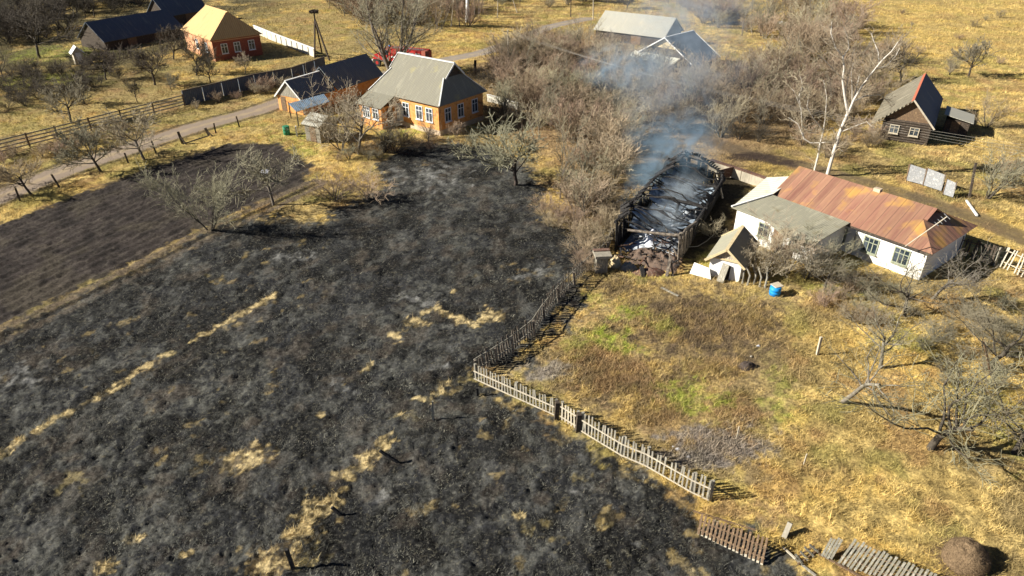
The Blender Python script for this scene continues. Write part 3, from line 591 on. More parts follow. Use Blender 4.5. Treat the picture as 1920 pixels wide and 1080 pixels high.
def gablet_roof(parent, F, L, W, wh, rh, xi, k, mat_, trim, o=.35, t=.1, ends=(1, 1), gm=None, hm=None):
    yb = -o + k * (W / 2 + o); zb = wh + k * (rh - wh); b = MB(); e = .3
    xa = xi if ends[0] else -o; xb = L - xi if ends[1] else L + o
    def side(f):
        pts = [F(-o, f(-o), wh), F(L + o, f(-o), wh)]
        pts += [F(xb, f(yb), zb), F(xb + e, f(yb), zb), F(xb + e, f(W / 2), rh)] if ends[1] else [F(xb, f(W / 2), rh)]
        pts += [F(xa - e, f(W / 2), rh), F(xa - e, f(yb), zb), F(xa, f(yb), zb)] if ends[0] else [F(xa, f(W / 2), rh)]
        return pts
    b.slab(side(lambda y: y), t); b.slab(side(lambda y: W - y + .004), t)
    for i, (x0, x1) in enumerate(((-o, xa), (L + o, xb))):
        if ends[i]: b.slab([F(x0, -o, wh - .004), F(x1, yb, zb - .004), F(x1, W - yb, zb - .004), F(x0, W + o, wh - .004)], t, 1 if hm else 0)
    r = b.build('roof', [mat_, hm] if hm else mat_, parent)
    for i, x in enumerate((xa, xb)):
        if ends[i]: b = MB(); b.face([F(x, yb, zb - .15), F(x, W - yb, zb - .15), F(x, W / 2, rh - .12)]); b.build('gablet', gm or M['wood_dark'], r)
    if trim:
        b = MB(); b.bar(F(xa - e, W / 2, rh + .05), F(xb + e, W / 2, rh + .05), .26, .1); b.build('ridge_cap', trim, r)
        for i, (x0, x1) in enumerate(((-o, xa), (L + o, xb))):
            if ends[i]:
                for y0, y1 in ((-o, yb), (W + o, W - yb)): b = MB(); b.bar(F(x0, y0, wh + .06), F(x1, y1, zb + .06), .14, .08); b.build('hip_cap', trim, r)
        for i, (x, d) in enumerate(((xa - e, -1), (xb + e, 1))):
            if ends[i]:
                b = MB()
                for y0 in (yb, W - yb): b.bar(F(x + d * .03, y0, zb), F(x + d * .03, W / 2, rh), .05, .16)
                b.build('verge_board', trim, r)
    return r
def window(parent, A, r, n, w, h, mf='frame', nx=2, ny=1, sill=True, sw=.08, name='window'):
    """window with its lower left corner at A; r runs along the wall, n out of it"""
    F = lambda x, y, z: A + r * x + n * y + Vector((0, 0, z))
    b = MB(); b.box(F, -sw, w + sw, .0, .05, -sw, 0); b.box(F, -sw, w + sw, .0, .05, h, h + sw); b.box(F, -sw, 0, .0, .05, 0, h); b.box(F, w, w + sw, .0, .05, 0, h)
    for i in range(1, nx): b.box(F, w * i / nx - .03, w * i / nx + .03, .012, .045, 0, h)
    for i in range(1, ny + 1): z = h * (.68 if ny == 1 else i / (ny + 1)); b.box(F, 0, w, .012, .04, z - .025, z + .025)
    o = b.build(name, M[mf], parent)
    b = MB(); b.face([F(0, .01, 0), F(w, .01, 0), F(w, .01, h), F(0, .01, h)]); b.build('pane', M['glass'], o)
    if sill: b = MB(); b.box(F, -.12, w + .12, .052, .16, -.14, -.085); b.build('sill', M[mf], o)
    return o

# ------------------------------------------------------------------ orange house
F = Frame(-7.78, 73.32, 142.44); L, W, wh, rh = 10.22, 7.3, 3.3, 6.94
hs = empty('orange_house', F(L / 2, W / 2), 'orange plastered house with grey slate gablet roof, white trim and a front porch', 'house')
walls(hs, F, L, W, wh + .2, M['orange'], plinth=.55)
rf = gablet_roof(hs, F, L, W, wh, rh, 1.12, .62, M['slate'], M['white_trim'], gm=M['wood_dark'])
fn, fs = -F.v, -F.u
for x in (1.05, 2.55, 4.6): window(hs, F(x, 0, 1.35) + fn * .01, F.u, fn, .85, 1.35)
for y in (.9, 3.0, 5.4): window(hs, F(0, y, 1.35) + fs * .01, F.v, fs, .85, 1.35)
for x, y in ((-.03, -.03), (L + .03, -.03)): b = MB(); b.bar(F(x, y, .56), F(x, y, wh), .16); b.build('corner_strip', M['orange'], hs)
p = MB(); x0, x1, d = 6.7, L, 2.2                   # enclosed porch under the swept-down roof
p.box(F, x0, x1 - .01, -d, -.01, -.1, 2.35); po = p.build('porch', M['orange'], hs)
sl = (rh - wh) / (W / 2 + .35); p = MB(); q = .35 + 2.15
p.slab([F(x0 - .3, -.3, wh + .02), F(L + .35, -.3, wh + .02), F(L + .35, -d - .3, wh + .02 - .42 * (d)), F(x0 - .3, -d - .3, wh + .02 - .42 * d)], .09)
p.build('porch_roof', M['slate'], po)
window(po, F(x0 + .5, -d, 1.0) + fn * .01, F.u, fn, .8, 1.1, nx=2)
window(po, F(x0 + 1.9, -d, 1.0) + fn * .01, F.u, fn, 1.0, 1.1, nx=3)
p = MB(); p.box(lambda x, y, z: F(x0, -.5 - x, 0) + fs * y + Vector((0, 0, z)), 0, .9, .0, .05, .1, 2.1); dr = p.build('door', M['wood_brown'], po)
p = MB(); p.box(F, 5.55, 6.5, -.05, -.0, .5, 2.5); p.build('door', M['frame'], hs)
p = MB(); p.box(F, L - 4.5, L - 3.9, W / 2 + .6, W / 2 + 1.2, rh - 1.6, rh + .5); p.build('chimney', M['brick'], rf)

# ------------------------------------------------------------------ long dark-roofed shed behind it
F = Frame(-28.03, 82.99, 59.85); L, W, wh, rh = 14.2, 3.9, 1.95, 3.76
hs = empty('long_shed', F(L / 2, W / 2), 'long shed with dark slate roof and orange gable end behind the orange house', 'shed')
walls(hs, F, L, W, wh, M['orange'])
gable_roof(hs, F, 5.2, W, wh, rh, M['shed_roof'], ov=.25, oe=.2, trim=M['white_trim'])
F2 = Frame(*F(5.45, -.4)[:2], 59.85); gable_roof(hs, F2, L - 5.5, W + .9, wh + .15, rh + .55, M['shed_roof'], ov=.3, oe=.05)
b = MB()
for i in range(14):
    y = W * (i + .5) / 14; z = rh - abs(y - W / 2) * (rh - wh) / (W / 2) - .1; b.box(F, -.05, -.01, y - W / 28 + .012, y + W / 28 - .012, wh - .05, max(z, wh))
b.build('gable_boards', M['wood_grey'], hs)
p = MB(); p.box(F, -.04, 0, .5, 1.3, .1, 1.8); p.build('door', M['wood_brown'], hs)
# open lean-to with a blue-grey roof
e = empty('lean_to', at(560, 232), 'small open lean-to with a blue grey roof on posts in front of the long shed', 'lean-to')
b = MB(); b.slab([at(541, 194, 2.1), at(607, 176, 2.3), at(618, 190, 2.0), at(556, 209, 1.8)], .06); b.build('roof', M['blue_roof'], e)
for px, py, z in ((546, 222, 1.9), (560, 236, 1.85), (612, 216, 2.0), (604, 205, 2.1)): q = at(px, py); b = MB(); b.bar(q, q + Vector((0, 0, z)), .12); b.build('post', M['wood_grey'], e)
# little grey plank shed among the bushes
F = Frame(*at(603, 269)[:2], 150); L, W, wh, rh = 2.1, 2.6, 2.0, 2.7
e = empty('plank_shed', F(L / 2, W / 2), 'little grey plank shed half hidden by bare branches beside the orange house', 'shed')
walls(e, F, L, W, wh, M['wood_grey'], rh, (True, True)); gable_roof(e, F, L, W, wh, rh, M['old_grey_roof'], ov=.3, oe=.25)
b = MB()
for i in range(11): b.box(F, i * L / 11 + .02, (i + 1) * L / 11 - .02, -.05, -.01, 0, wh - .08)
b.build('board_cladding', M['wood_grey'], e)
p = MB(); p.box(F, .6, 1.4, -.1, -.055, .05, 1.75); p.build('door', M['wood_brown'], e)
def barrel(name, px, py, r, h, m, label, cat='barrel', lid=None):
    q = at(px, py); e = empty(name, q, label, cat); b = MB()
    b.tube([q, q + Vector((0, 0, .03)), q + Vector((0, 0, h * .3)), q + Vector((0, 0, h * .33)), q + Vector((0, 0, h * .36)), q + Vector((0, 0, h * .66)), q + Vector((0, 0, h * .69)), q + Vector((0, 0, h * .72)), q + Vector((0, 0, h * .97)), q + Vector((0, 0, h))],
           [r * .95, r, r, r * 1.06, r, r, r * 1.06, r, r, r * .95], 20, cap=True); b.build('drum', M[m], e, smooth=True)
    return e, q
e, q = barrel('green_barrel', 538, 252, .36, .9, 'green', 'small green barrel standing at the left of the grey plank shed')
b = MB(); b.tube([q + Vector((0, 0, .9)), q + Vector((0, 0, .94))], [.38, .36], 16); b.build('lid', M['green'], e)
b = MB(); q = at(557, 256); b.bar(q, q + Vector((.02, 0, 1.15)), .26, .12); tag(b.build('white_board', M['white_trim'], loc=q), 'upright white board standing between the green barrel and the grey plank shed', 'board')

# ------------------------------------------------------------------ red brick house, long barn
F = Frame(-45.23, 108.73, 131.66); L, W, wh, rh = 11.72, 7.59, 3.19, 6.72
hs = empty('red_brick_house', F(L / 2, W / 2), 'red brick house with a sunlit tan hipped roof in the upper left orchard', 'house')
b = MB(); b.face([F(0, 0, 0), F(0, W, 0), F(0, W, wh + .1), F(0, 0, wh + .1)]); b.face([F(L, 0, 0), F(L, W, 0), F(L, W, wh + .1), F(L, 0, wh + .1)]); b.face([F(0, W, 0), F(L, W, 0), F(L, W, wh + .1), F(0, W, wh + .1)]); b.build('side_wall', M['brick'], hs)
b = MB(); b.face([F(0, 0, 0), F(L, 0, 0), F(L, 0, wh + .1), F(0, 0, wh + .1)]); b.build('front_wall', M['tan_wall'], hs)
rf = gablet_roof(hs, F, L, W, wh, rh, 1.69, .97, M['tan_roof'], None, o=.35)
fn, fs = -F.v, -F.u
for y in (1.3, 3.3, 5.6): window(hs, F(0, y, 1.1) + fs * .01, F.v, fs, .85, 1.3)
for x in (2.2, 6.0): window(hs, F(x, 0, 1.1) + fn * .01, F.u, fn, .9, 1.3)
b = MB(); b.box(F, -.03, -.001, W * .02, W * .98, 2.85, 3.0); b.build('string_course', M['tan_wall'], hs)
F = Frame(-69.14 - 2.5, 118.61 + 1.5, 60.13); L, W, wh, rh = 14.5, 6.6, 1.7, 4.2
hs = empty('long_barn', F(L / 2, W / 2), 'long low barn with a dark slate roof at the upper left, behind bare fruit trees', 'barn')
walls(hs, F, L, W, wh, M['wood_dark'], rh, (True, True)); gable_roof(hs, F, L, W, wh, rh, M['dark_roof'], ov=.4, oe=.3)
for x in (4, 9): p = MB(); p.box(F, x, x + 1.6, W + .001, W + .05, .05, 1.55); p.build('door', M['wood_brown'], hs)
F = Frame(*(at(318, 52) - Frame(0, 0, 60.13).v * 5.4)[:2], 60.13); L, W, wh, rh = 9.0, 5.4, 2.4, 5.0
hs = empty('rear_barn', F(L / 2, W / 2), 'taller short dark-roofed barn between the long barn and the brick house', 'barn')
walls(hs, F, L, W, wh, M['wood_dark'], rh, (True, True)); gable_roof(hs, F, L, W, wh, rh, M['dark_roof'], ov=.4, oe=.3)
p = MB(); p.box(F, 4, 6.4, W + .001, W + .05, .05, 2.1); p.build('door', M['wood_brown'], hs)
# little white booth
F = Frame(*at(143, 122)[:2], 128); L, W, wh, rh = 1.5, 1.3, 1.9, 2.6
e = empty('white_booth', F(L / 2, W / 2), 'tiny white booth with a bright pitched roof in the dark upper left garden', 'booth')
walls(e, F, L, W, wh, M['wood_pale'], rh, (True, True)); gable_roof(e, F, L, W, wh, rh, M['white_trim'], ov=.3, oe=.2)
p = MB(); p.box(lambda x, y, z: F(-y, x, z), .3, 1.0, .0, .04, .05, 1.7); p.build('door', M['white_trim'], e)

# ------------------------------------------------------------------ far grey barn and corrugated house
F = Frame(24.81, 118.76, 144.86); L, W, wh, rh = 12.6, 7.35, 1.9, 4.3
hs = empty('grey_roofed_barn', F(L / 2, W / 2), 'low barn with a plain pale grey roof behind the smoke at the top', 'barn')
walls(hs, F, L, W, wh, M['wood_dark'], rh, (True, True)); gable_roof(hs, F, L, W, wh, rh, M['old_grey_roof'], ov=.35, oe=.35)
p = MB(); p.box(F, 4, 5.8, -.05, -.001, .05, 1.6); p.build('door', M['wood_brown'], hs)
F = Frame(18.83, 106.62, 44.81); L, W, wh, rh = 6.4, 9.16, 1.9, 4.64
hs = empty('corrugated_roof_house', F(L / 2, W / 2), 'old timber house with dark corrugated roof and cream gable peak seen through thin smoke', 'house')
walls(hs, F, L, W, wh, M['wood_dark'], rh, (True, True)); r = gable_roof(hs, F, L, W, wh, rh, M['dark_roof'], ov=.5, oe=.5, trim=M['white_trim'])
b = MB(); b.face([F(-.06, W / 2 - 2.6, rh - 1.5), F(-.06, W / 2 + 2.6, rh - 1.5), F(-.06, W / 2, rh - .1)]); b.build('gable_peak', M['cream'], hs)
fs = -F.u
for y in (1.6, 4.1, 6.6): window(hs, F(0, y, .7) + fs * .01, F.v, fs, .8, .9, mf='frame')
b = MB(); b.slab([F(-2.2, -.6, 1.5), F(-2.2, W * .8, 1.5), F(-.1, W * .8, 2.1), F(-.1, -.6, 2.1)], .08); b.build('porch_roof', M['pale_roof'], hs)
for y in (-.4, W * .35, W * .75): b = MB(); b.bar(F(-2.1, y, 0), F(-2.1, y, 1.45), .12); b.build('porch_post', M['wood_grey'], hs)

# ------------------------------------------------------------------ white house with the rusty roof
F = Frame(28.23, 41.72, 128.6); L, W, wh, rh = 11.7, 6.4, 2.37, 4.1
hs = empty('white_house', F(L / 2, W / 2), 'long whitewashed house with rusty red metal roof and grey side extension', 'house')
walls(hs, F, L, W, wh + .1, M['white_wall'])
rf = gablet_roof(hs, F, L, W, wh, rh, 1.66, .68, M['rust'], None, o=.42, ends=(1, 0), gm=M['wood_dark'])
fn, fs = -F.v, -F.u
for x in (1.1, 3.3, 5.7):
    window(hs, F(x, 0, .75) + fn * .01, F.u, fn, .95, 1.05, mf='green_frame', nx=3, ny=1)
b = MB(); b.bar(F(4.95, -.06, .1), F(4.95, -.06, wh), .07); b.build('drainpipe', M['sheet'], hs)
b = MB()
for x in np.arange(0.0, L + .3, .08): pass
b.box(F, -.4, L + .4, -.47, -.425, wh - .12, wh + .0); b.build('fascia', M['wood_dark'], hs)
b = MB(); b.box(F, 5.4, 5.9, W / 2 - .2, W / 2 + .2, rh - .5, rh + .15); b.build('chimney', M['plinth'], rf)
# grey-roofed wing projecting at its left
def drop(p, z=0): return Vector((p.x, p.y, z))
b = MB(); b.slab([F(12.85, -4.25, 2.3), F(9.9, -4.25, 2.3), F(5.5, -4.25, 2.3), F(5.5, -.3, 2.52), F(11.8, -.6, 2.72)], .07); b.slab([F(9.9, -4.26, 2.29), F(7.85, -4.98, 2.02), F(5.5, -4.85, 2.02), F(5.5, -4.26, 2.29)], .05); wr = b.build('wing_roof', M['grey_corr'], hs)
b = MB(); b.slab([F(12.85, -4.25, 2.29), F(11.8, -.6, 2.71), F(12.0, 3.1, 3.3), F(14.7, 3.1, 2.35), F(14.1, .7, 2.3)], .06); b.build('side_roof', M['pale_roof'], hs)
b = MB(); b.bar(F(12.85, -4.25, 2.36), F(11.8, -.6, 2.78), .16, .08); b.build('hip_board', M['white_trim'], wr)
b = MB(); b.box(F, 5.8, 12.5, -3.98, -.02, -.1, 2.2); wg = b.build('wing', M['white_wall'], hs)
b = MB(); b.box(F, 12.505, 13.9, .4, 3.0, -.1, 2.15); b.build('side_room', M['white_wall'], hs)
window(wg, F(9.6, -3.98, .85) + fn * .01, F.u, fn, .75, .95, mf='green_frame'); window(wg, F(7.0, -3.98, .85) + fn * .01, F.u, fn, .75, .95, mf='green_frame')
F3 = lambda x, y, z: F(8.3, -3.98, 0) + F.u * x - F.v * y + Vector((0, 0, z)); b = MB(); b.box(F3, 0, .85, .0, .05, .05, 1.8); b.build('door', M['wood_brown'], wg)
# TV mast leaning across the roof end
e = empty('antenna_mast', at(1705, 492), 'thin pale antenna mast leaning over the right end of the rusty roof', 'antenna')
a0, a1 = at(1697, 462, 2.7), at(1776, 406, 5.0)
b = MB(); b.tube([a0, a1], .035, 6); b.build('mast', M['wood_pale'], e)
b = MB(); dd = (a1 - a0).normalized(); sd2 = dd.cross(Vector((0, 0, 1))).normalized()
for t in (.0, .25, .5, .75): c = a1 - dd * t; b.tube([c - sd2 * (.45 - t * .2), c + sd2 * (.45 - t * .2)], .018, 5)
b.build('aerial_rods', M['sheet'], e)

# little white shed in front of the barn yard
F = Frame(*at(1327, 516)[:2], 60); L, W, wh, rh = 3.6, 2.15, 1.55, 2.45
e = empty('little_white_shed', F(L / 2, W / 2), 'little whitewashed shed with plank gable and cream roof edge, brush piled against it', 'shed')
walls(e, F, L, W, wh, M['white_wall'], rh, (False, True)); gable_roof(e, F, L, W, wh, rh, M['grey_corr'], ov=.3, oe=.3, trim=M['cream'])
b = MB()
for i in range(12):
    y = W * (i + .5) / 12; z = rh - abs(y - W / 2) * (rh - wh) / (W / 2) - .08; b.box(F, -.05, -.005, y - W / 24 + .01, y + W / 24 - .01, wh, max(z, wh + .03))
b.build('gable_boards', M['wood_pale'], e)
b = MB(); b.box(F, -.12, -.055, -.05, W + .05, wh - .06, wh + .06); b.build('tie_board', M['cream'], e)
b = MB(); b.box(F, -.07, -.005, .9, 1.45, .0, 1.1); b.build('doorway', M['char'], e)
b = MB(); q0 = F(-.55, 1.0, 0); b.bar(q0, F(-.1, 1.15, 1.25), .5, .05); b.build('door', M['wood_grey'], e)
b = MB(); q0 = at(1293, 512); b.slab([at(1293, 513, .05), at(1333, 524, .05), at(1330, 503, .75), at(1302, 492, .75)], .05); tag(b.build('whitewashed_board', M['white_wall'], loc=q0), 'whitewashed board leaning at the left foot of the little white shed', 'panel')

# ------------------------------------------------------------------ old hut on the right
F = Frame(39.58, 72.42, 58.33); L, W, wh, rh = 12.8, 4.32, 2.26, 4.56
hs = empty('old_timber_hut', F(L / 2, W / 2), 'steep old timber hut with grey plank slope, dark metal slope and red ridge', 'hut')
b = MB()
for s_ in ((0, 0, L, 0), (L, 0, L, W), (0, W, L, W), (0, 0, 0, W)):
    a_, c_ = F(s_[0], s_[1]), F(s_[2], s_[3])
    for k in range(9): z = .13 + k * .25; dv = (c_ - a_).normalized() * .15; b.tube([a_ - dv + Vector((0, 0, z)), c_ + dv + Vector((0, 0, z))], .13, 7)
b.build('log_wall', M['wood_dark'], hs)
b = MB(); b.face([F(.02, 0, wh), F(.02, W, wh), F(.02, W / 2, rh - .1)]); b.build('gable_boards', M['wood_brown'], hs); b = MB(); b.face([F(L, 0, wh), F(L, W, wh), F(L, W / 2, rh - .1)]); b.build('gable_boards', M['wood_brown'], hs)
s_ = (rh - wh) / (W / 2); b = MB(); ov = 1.3
b.slab([F(-.5, -ov, wh - s_ * ov * .55), F(L + .3, -ov, wh - s_ * ov * .55), F(L + .3, W / 2, rh), F(-.5, W / 2, rh)], .12); b.build('plank_slope', M['hut_roof'], hs)
b = MB(); b.slab([F(L + .3, W + .35, wh - s_ * .3), F(-.5, W + .35, wh - s_ * .3), F(-.5, W / 2 + .01, rh + .01), F(L + .3, W / 2 + .01, rh + .01)], .1); b.build('metal_slope', M['dark_roof'], hs)
b = MB(); b.slab([F(-.5, W / 2 - .62, rh - .60), F(L + .3, W / 2 - .62, rh - .60), F(L + .3, W / 2 + .02, rh + .05), F(-.5, W / 2 + .02, rh + .05)], .04); b.build('ridge_sheet', mat('rusty_red_ridge', (.42, .12, .07), (.30, .09, .05), scale=3), hs)
b = MB(); b.bar(F(-.56, W / 2, rh), F(-.56, W + .4, wh - s_ * .35), .06, .16); b.build('verge_board', M['wood_pale'], hs)
fs = -F.u
for y in (.7, 2.6): window(hs, F(-.14, y, .9) + fs * .02, F.v, fs, .75, .75, mf='wood_pale')
F4 = Frame(*F(5.2, W + 1.2)[:2], 58.33)
e = empty('hut_lean_to', F4(1.4, 1.2), 'small lean-to with pale grey roof sheet on the shaded side of the old hut', 'lean-to')
walls(e, F4, 3.2, 2.3, 1.7, M['wood_dark']); b = MB(); b.slab([F4(-.3, -.3, 2.25), F4(3.5, -.3, 2.25), F4(3.5, 2.6, 1.65), F4(-.3, 2.6, 1.65)], .07); b.build('roof', M['old_grey_roof'], e)
b = MB(); b.box(lambda x, y, z: F4(-y, x, z), .6, 1.4, .0, .04, .05, 1.5); b.build('door', M['wood_brown'], e)

# ------------------------------------------------------------------ burnt-out barn
NL, NR, FR_ = at(1155, 470), at(1262, 493), at(1348, 322, 2.1); FR_.z = 0
BF = Frame(NL.x, NL.y, math.degrees(math.atan2(FR_.y - NR.y, FR_.x - NR.x))); BL = (FR_ - NR).length; BW = 4.75
bn = empty('burnt_barn', BF(BL / 2, BW / 2), 'burnt-out timber barn without a roof, charred beams and smoke inside', 'barn')
rd = random.Random(5)
def plankwall(a, c, n, h0, h1, m, name, jag=.5, th=.05, skip=0.0):
    b = MB(); a = Vector(a); c = Vector(c); d = (c - a); nn = Vector((d.y, -d.x, 0)).normalized()
    for i in range(n):
        if rd.random() < skip: continue
        t0, t1 = (i + .04) / n, (i + .96) / n; h = h0 + (h1 - h0) * (i / n) - rd.random() ** 2 * jag; off = nn * rd.uniform(-.02, .02)
        p, q = a + d * t0 + off, a + d * t1 + off
        b.bar((p + q) / 2, (p + q) / 2 + Vector((rd.uniform(-.05, .05), rd.uniform(-.05, .05), h)), (q - p).length, th, up=nn)
    return b.build(name, m, bn)
def logwall(a, c, n, m, name, r=.12, z0=0.0, gaps=0, sag=.0):
    b = MB(); a = Vector(a); c = Vector(c)
    for k in range(n):
        z = z0 + r + k * r * 1.9; t0, t1 = 0, 1
        if k > n - 3 and gaps: t0, t1 = rd.uniform(0, .2), rd.uniform(.75, 1)
        P = [a.lerp(c, t0 + (t1 - t0) * j / 4) + Vector((rd.uniform(-.03, .03), rd.uniform(-.03, .03), z - sag * math.sin(j / 4 * math.pi))) for j in range(5)]
        b.tube(P, [r * rd.uniform(.85, 1.05) for _ in P], 7)
    return b.build(name, m, bn)
plankwall(BF(0, 0), BF(BL, 0), 62, 1.9, 1.8, M['char'], 'left_wall', jag=.9, skip=.05)
plankwall(BF(2.0, BW), BF(BL, BW), 48, 2.1, 2.0, M['char'], 'right_wall', jag=.7)
plankwall(BF(0, BW + .0), BF(3.6, BW), 16, 1.95, 1.9, M['char_grey'], 'right_wall_front', jag=.3)
plankwall(BF(BL, 0), BF(BL, BW), 22, 2.3, 2.3, M['char'], 'far_wall', jag=.4)
def beam(a, c, r, m='char', name='beam', n=4, sag=.05):
    b = MB(); a = Vector(a); c = Vector(c)
    P = [a.lerp(c, j / n) + Vector((rd.uniform(-.03, .03), rd.uniform(-.03, .03), -sag * math.sin(j / n * math.pi))) for j in range(n + 1)]
    b.tube(P, [r * rd.uniform(.85, 1.1) for _ in P], 7); return b.build(name, M[m], bn)
beam(BF(-.2, 0, 2.25), BF(BL * .52, .05, 2.25), .11, name='wall_plate'); beam(BF(BL * .5, .05, 2.3), BF(BL + .2, 0, 2.4), .11, name='wall_plate')
beam(BF(-.4, BW, 2.15), BF(4.2, BW, 2.2), .11, 'char_grey', 'wall_plate'); beam(BF(4.0, BW, 2.25), BF(BL + .3, BW, 2.35), .11, name='wall_plate')
beam(BF(-.2, .9, 1.9), BF(-.1, BW, 2.2), .09, 'char_grey', 'tie_beam'); beam(BF(BL * .48, -.2, 2.35), BF(BL * .45, BW + .1, 2.3), .11, name='tie_beam'); beam(BF(BL * .46, .3, 2.5), BF(BL * .5, BW * .9, 1.9), .08, 'char_grey', name='tie_beam')
beam(BF(BL * .78, -.1, 2.3), BF(BL * .76, BW, 2.2), .10, name='tie_beam')
beam(BF(BL, 0, 2.3), BF(BL, BW / 2 - .5, 3.35), .10, name='gable_rafter'); beam(BF(BL, BW, 2.3), BF(BL, BW / 2 + .4, 3.3), .10, name='gable_rafter'); plankwall(BF(BL - .1, BW * .2, 1.2), BF(BL - .1, BW * .8, 1.2), 9, 1.9, 1.9, M['char'], 'gable_boards', jag=.8)
beam(BF(BL, BW * .3, 3.0), BF(BL, BW * .7, 3.0), .07, name='collar_beam'); beam(BF(BL, BW / 2 - .5, 3.3), BF(BL * .84, .2, 2.6), .08, name='fallen_rafter')
for t in (.08, .17, .26, .36, .57, .64, .71, .84, .91):
    x = BL * t; beam(BF(x, 0, 2.25), BF(x + rd.uniform(-.5, .9), BW * rd.uniform(.45, .9), rd.uniform(.2, 1.3)), .055, name='rafter', sag=.0)
for t in (.12, .2, .28, .33, .42, .3): x = BL * t; beam(BF(x, BW * rd.uniform(.3, .9), .1), BF(x + rd.uniform(.2, 1.8), BW * rd.uniform(.3, .8), rd.uniform(.5, 2.0)), .045, rd.choice(['char', 'char_grey']), name='fallen_batten', sag=0)
for x, y, h, m in ((0, 0, 2.2, 'char'), (0, BW, 2.3, 'char_grey'), (BL * .46, BW, 2.3, 'char'), (BL * .46, 0, 2.4, 'char'), (BL, BW, 2.5, 'char'), (BL, 0, 2.5, 'char'), (BL * .46, BW * .55, 2.1, 'char')):
    b = MB(); b.bar(BF(x, y, -.1), BF(x + rd.uniform(-.1, .1), y + rd.uniform(-.1, .1), h), .17); b.build('post', M[m], bn)
def heap(name, m, pts_fn, nx, ny, parent=None, loc=None):
    P = [[pts_fn(i / nx, j / ny) for j in range(ny + 1)] for i in range(nx + 1)]; b = MB()
    for i in range(nx):
        for j in range(ny): b.face([P[i][j], P[i + 1][j], P[i + 1][j + 1], P[i][j + 1]])
    return b.build(name, m, parent, loc, smooth=True)
def _sheets():
    rs = random.Random(21)
    for t, y0, y1, z0, z1, ln in ((.12, .5, 2.9, 1.5, .5, 1.5), (.24, .3, 3.2, 1.9, .6, 1.7), (.36, 1.0, 3.6, 1.5, .5, 1.5), (.30, 2.6, 4.4, .8, 1.4, 1.3), (.50, .4, 3.0, 2.0, .8, 1.9), (.61, .8, 3.6, 1.9, .7, 1.8), (.72, .4, 3.4, 2.1, .9, 1.7), (.83, .8, 3.6, 2.0, 1.0, 1.6), (.56, 3.0, 4.5, .9, 1.7, 1.6), (.76, 3.1, 4.5, 1.0, 1.8, 1.7)):
        x = BL * t; b = MB(); n = 6; sk = rs.uniform(-.5, .5)
        for i in range(n):
            f0, f1 = i / n, (i + 1) / n; zz = lambda f: z0 + (z1 - z0) * f - .28 * math.sin(f * math.pi) + .05 * math.sin(f * 17 + t * 40)
            b.slab([BF(x + sk * f0, y0 + (y1 - y0) * f0, zz(f0)), BF(x + ln + sk * f0, y0 + (y1 - y0) * f0, zz(f0) + .1), BF(x + ln + sk * f1, y0 + (y1 - y0) * f1, zz(f1) + .1), BF(x + sk * f1, y0 + (y1 - y0) * f1, zz(f1))], .02)
        b.build('collapsed_roof_sheet', M['burnt_sheet'], bn)
    for i in range(15):                              # sagging rafters still spanning the shell
        x = BL * (.04 + .95 * i / 14) + rs.uniform(-.2, .2); sk = rs.uniform(-.3, .9); f1 = rs.choice([1, 1, .9, .6, .75]); z1 = 2.3 if f1 > .95 else rs.uniform(.9, 1.8); rise = rs.uniform(.15, .7); b = MB()
        b.tube([BF(x + sk * f, f * f1 * BW, 2.3 + (z1 - 2.3) * f + rise * math.sin(min(1, f * 1.4) * math.pi)) for f in [k / 8 for k in range(9)]], [rs.uniform(.04, .065)] * 9, 6); b.build('sagging_rafter', M['char'], bn)
    b = MB()                                         # ragged charred roof edge still hanging on the left wall and at the far end
    for i in range(70):
        x = BL * (.02 + .97 * i / 70); l = rs.uniform(.3, 1.1) + (.7 if i > 52 else 0); b.bar(BF(x, -.25, 2.15 + rs.uniform(-.1, .1)), BF(x + rs.uniform(-.2, .2), -.25 + l, 2.2 + l * .75), rs.uniform(.12, .26), .04, up=(0, 0, 1))
    for i in range(26):
        y = BW * i / 25; b.bar(BF(BL - rs.uniform(.5, 1.3), y, 2.5 + 1.1 * math.sin(y / BW * math.pi)), BF(BL + .25, y, 2.3 + 1.1 * math.sin(y / BW * math.pi)), rs.uniform(.12, .25), .05)
    for i in range(34):
        x = BL * (.45 + .54 * i / 34); l = rs.uniform(.2, .8); b.bar(BF(x, BW + .2, 2.1), BF(x + rs.uniform(-.2, .2), BW + .2 - l, 2.15 + l * .6), rs.uniform(.12, .24), .05)
    b.build('charred_roof_edge', M['char'], bn)
    b = MB()
    for i in range(60):
        x, y = rs.uniform(.3, BL - .3), rs.uniform(.3, BW - .3); a = rs.random() * 6.28; l = rs.uniform(.6, 2.4); z = rs.uniform(.4, 1.5); b.bar(BF(x, y, z), BF(x + math.cos(a) * l, min(max(y + math.sin(a) * l, .1), BW - .1), z + rs.uniform(-.4, .5)), rs.uniform(.05, .11), .06)
    b.build('charred_laths', M['char'], bn)
M['burnt_sheet'] = mat('heat_blued_sheet', (.46, .54, .62), (.20, .25, .31), scale=1.4, rough=.38, bump=.3, c2=(.07, .085, .10), metallic=.25, lo=.4, hi=.66)
_sheets()
def hn(x, y, s=1.0, k=0): return float(fbm(np.array([x]), np.array([y]), s, 4, k)[0])
heap('ash_heap', M['ash'], lambda u, v: BF(.2 + u * (BL - .4), .15 + v * (BW - .3), .03 + math.sin(v * math.pi) ** .6 * math.sin(min(1, u * 6, (1 - u) * 6) * math.pi / 2) * (.15 + 1.1 * hn(u * 14, v * 5, .9, 4))), 70, 26, bn)
heap('debris_heap', M['debris'], lambda u, v: BF(-1.5 + u * 2.6, 1.0 + v * 3.9, .02 + max(0, math.sin(v * math.pi) * math.sin(u * math.pi)) ** .7 * (.1 + .9 * hn(u * 5, v * 8, 1.5, 9))), 26, 34, bn)
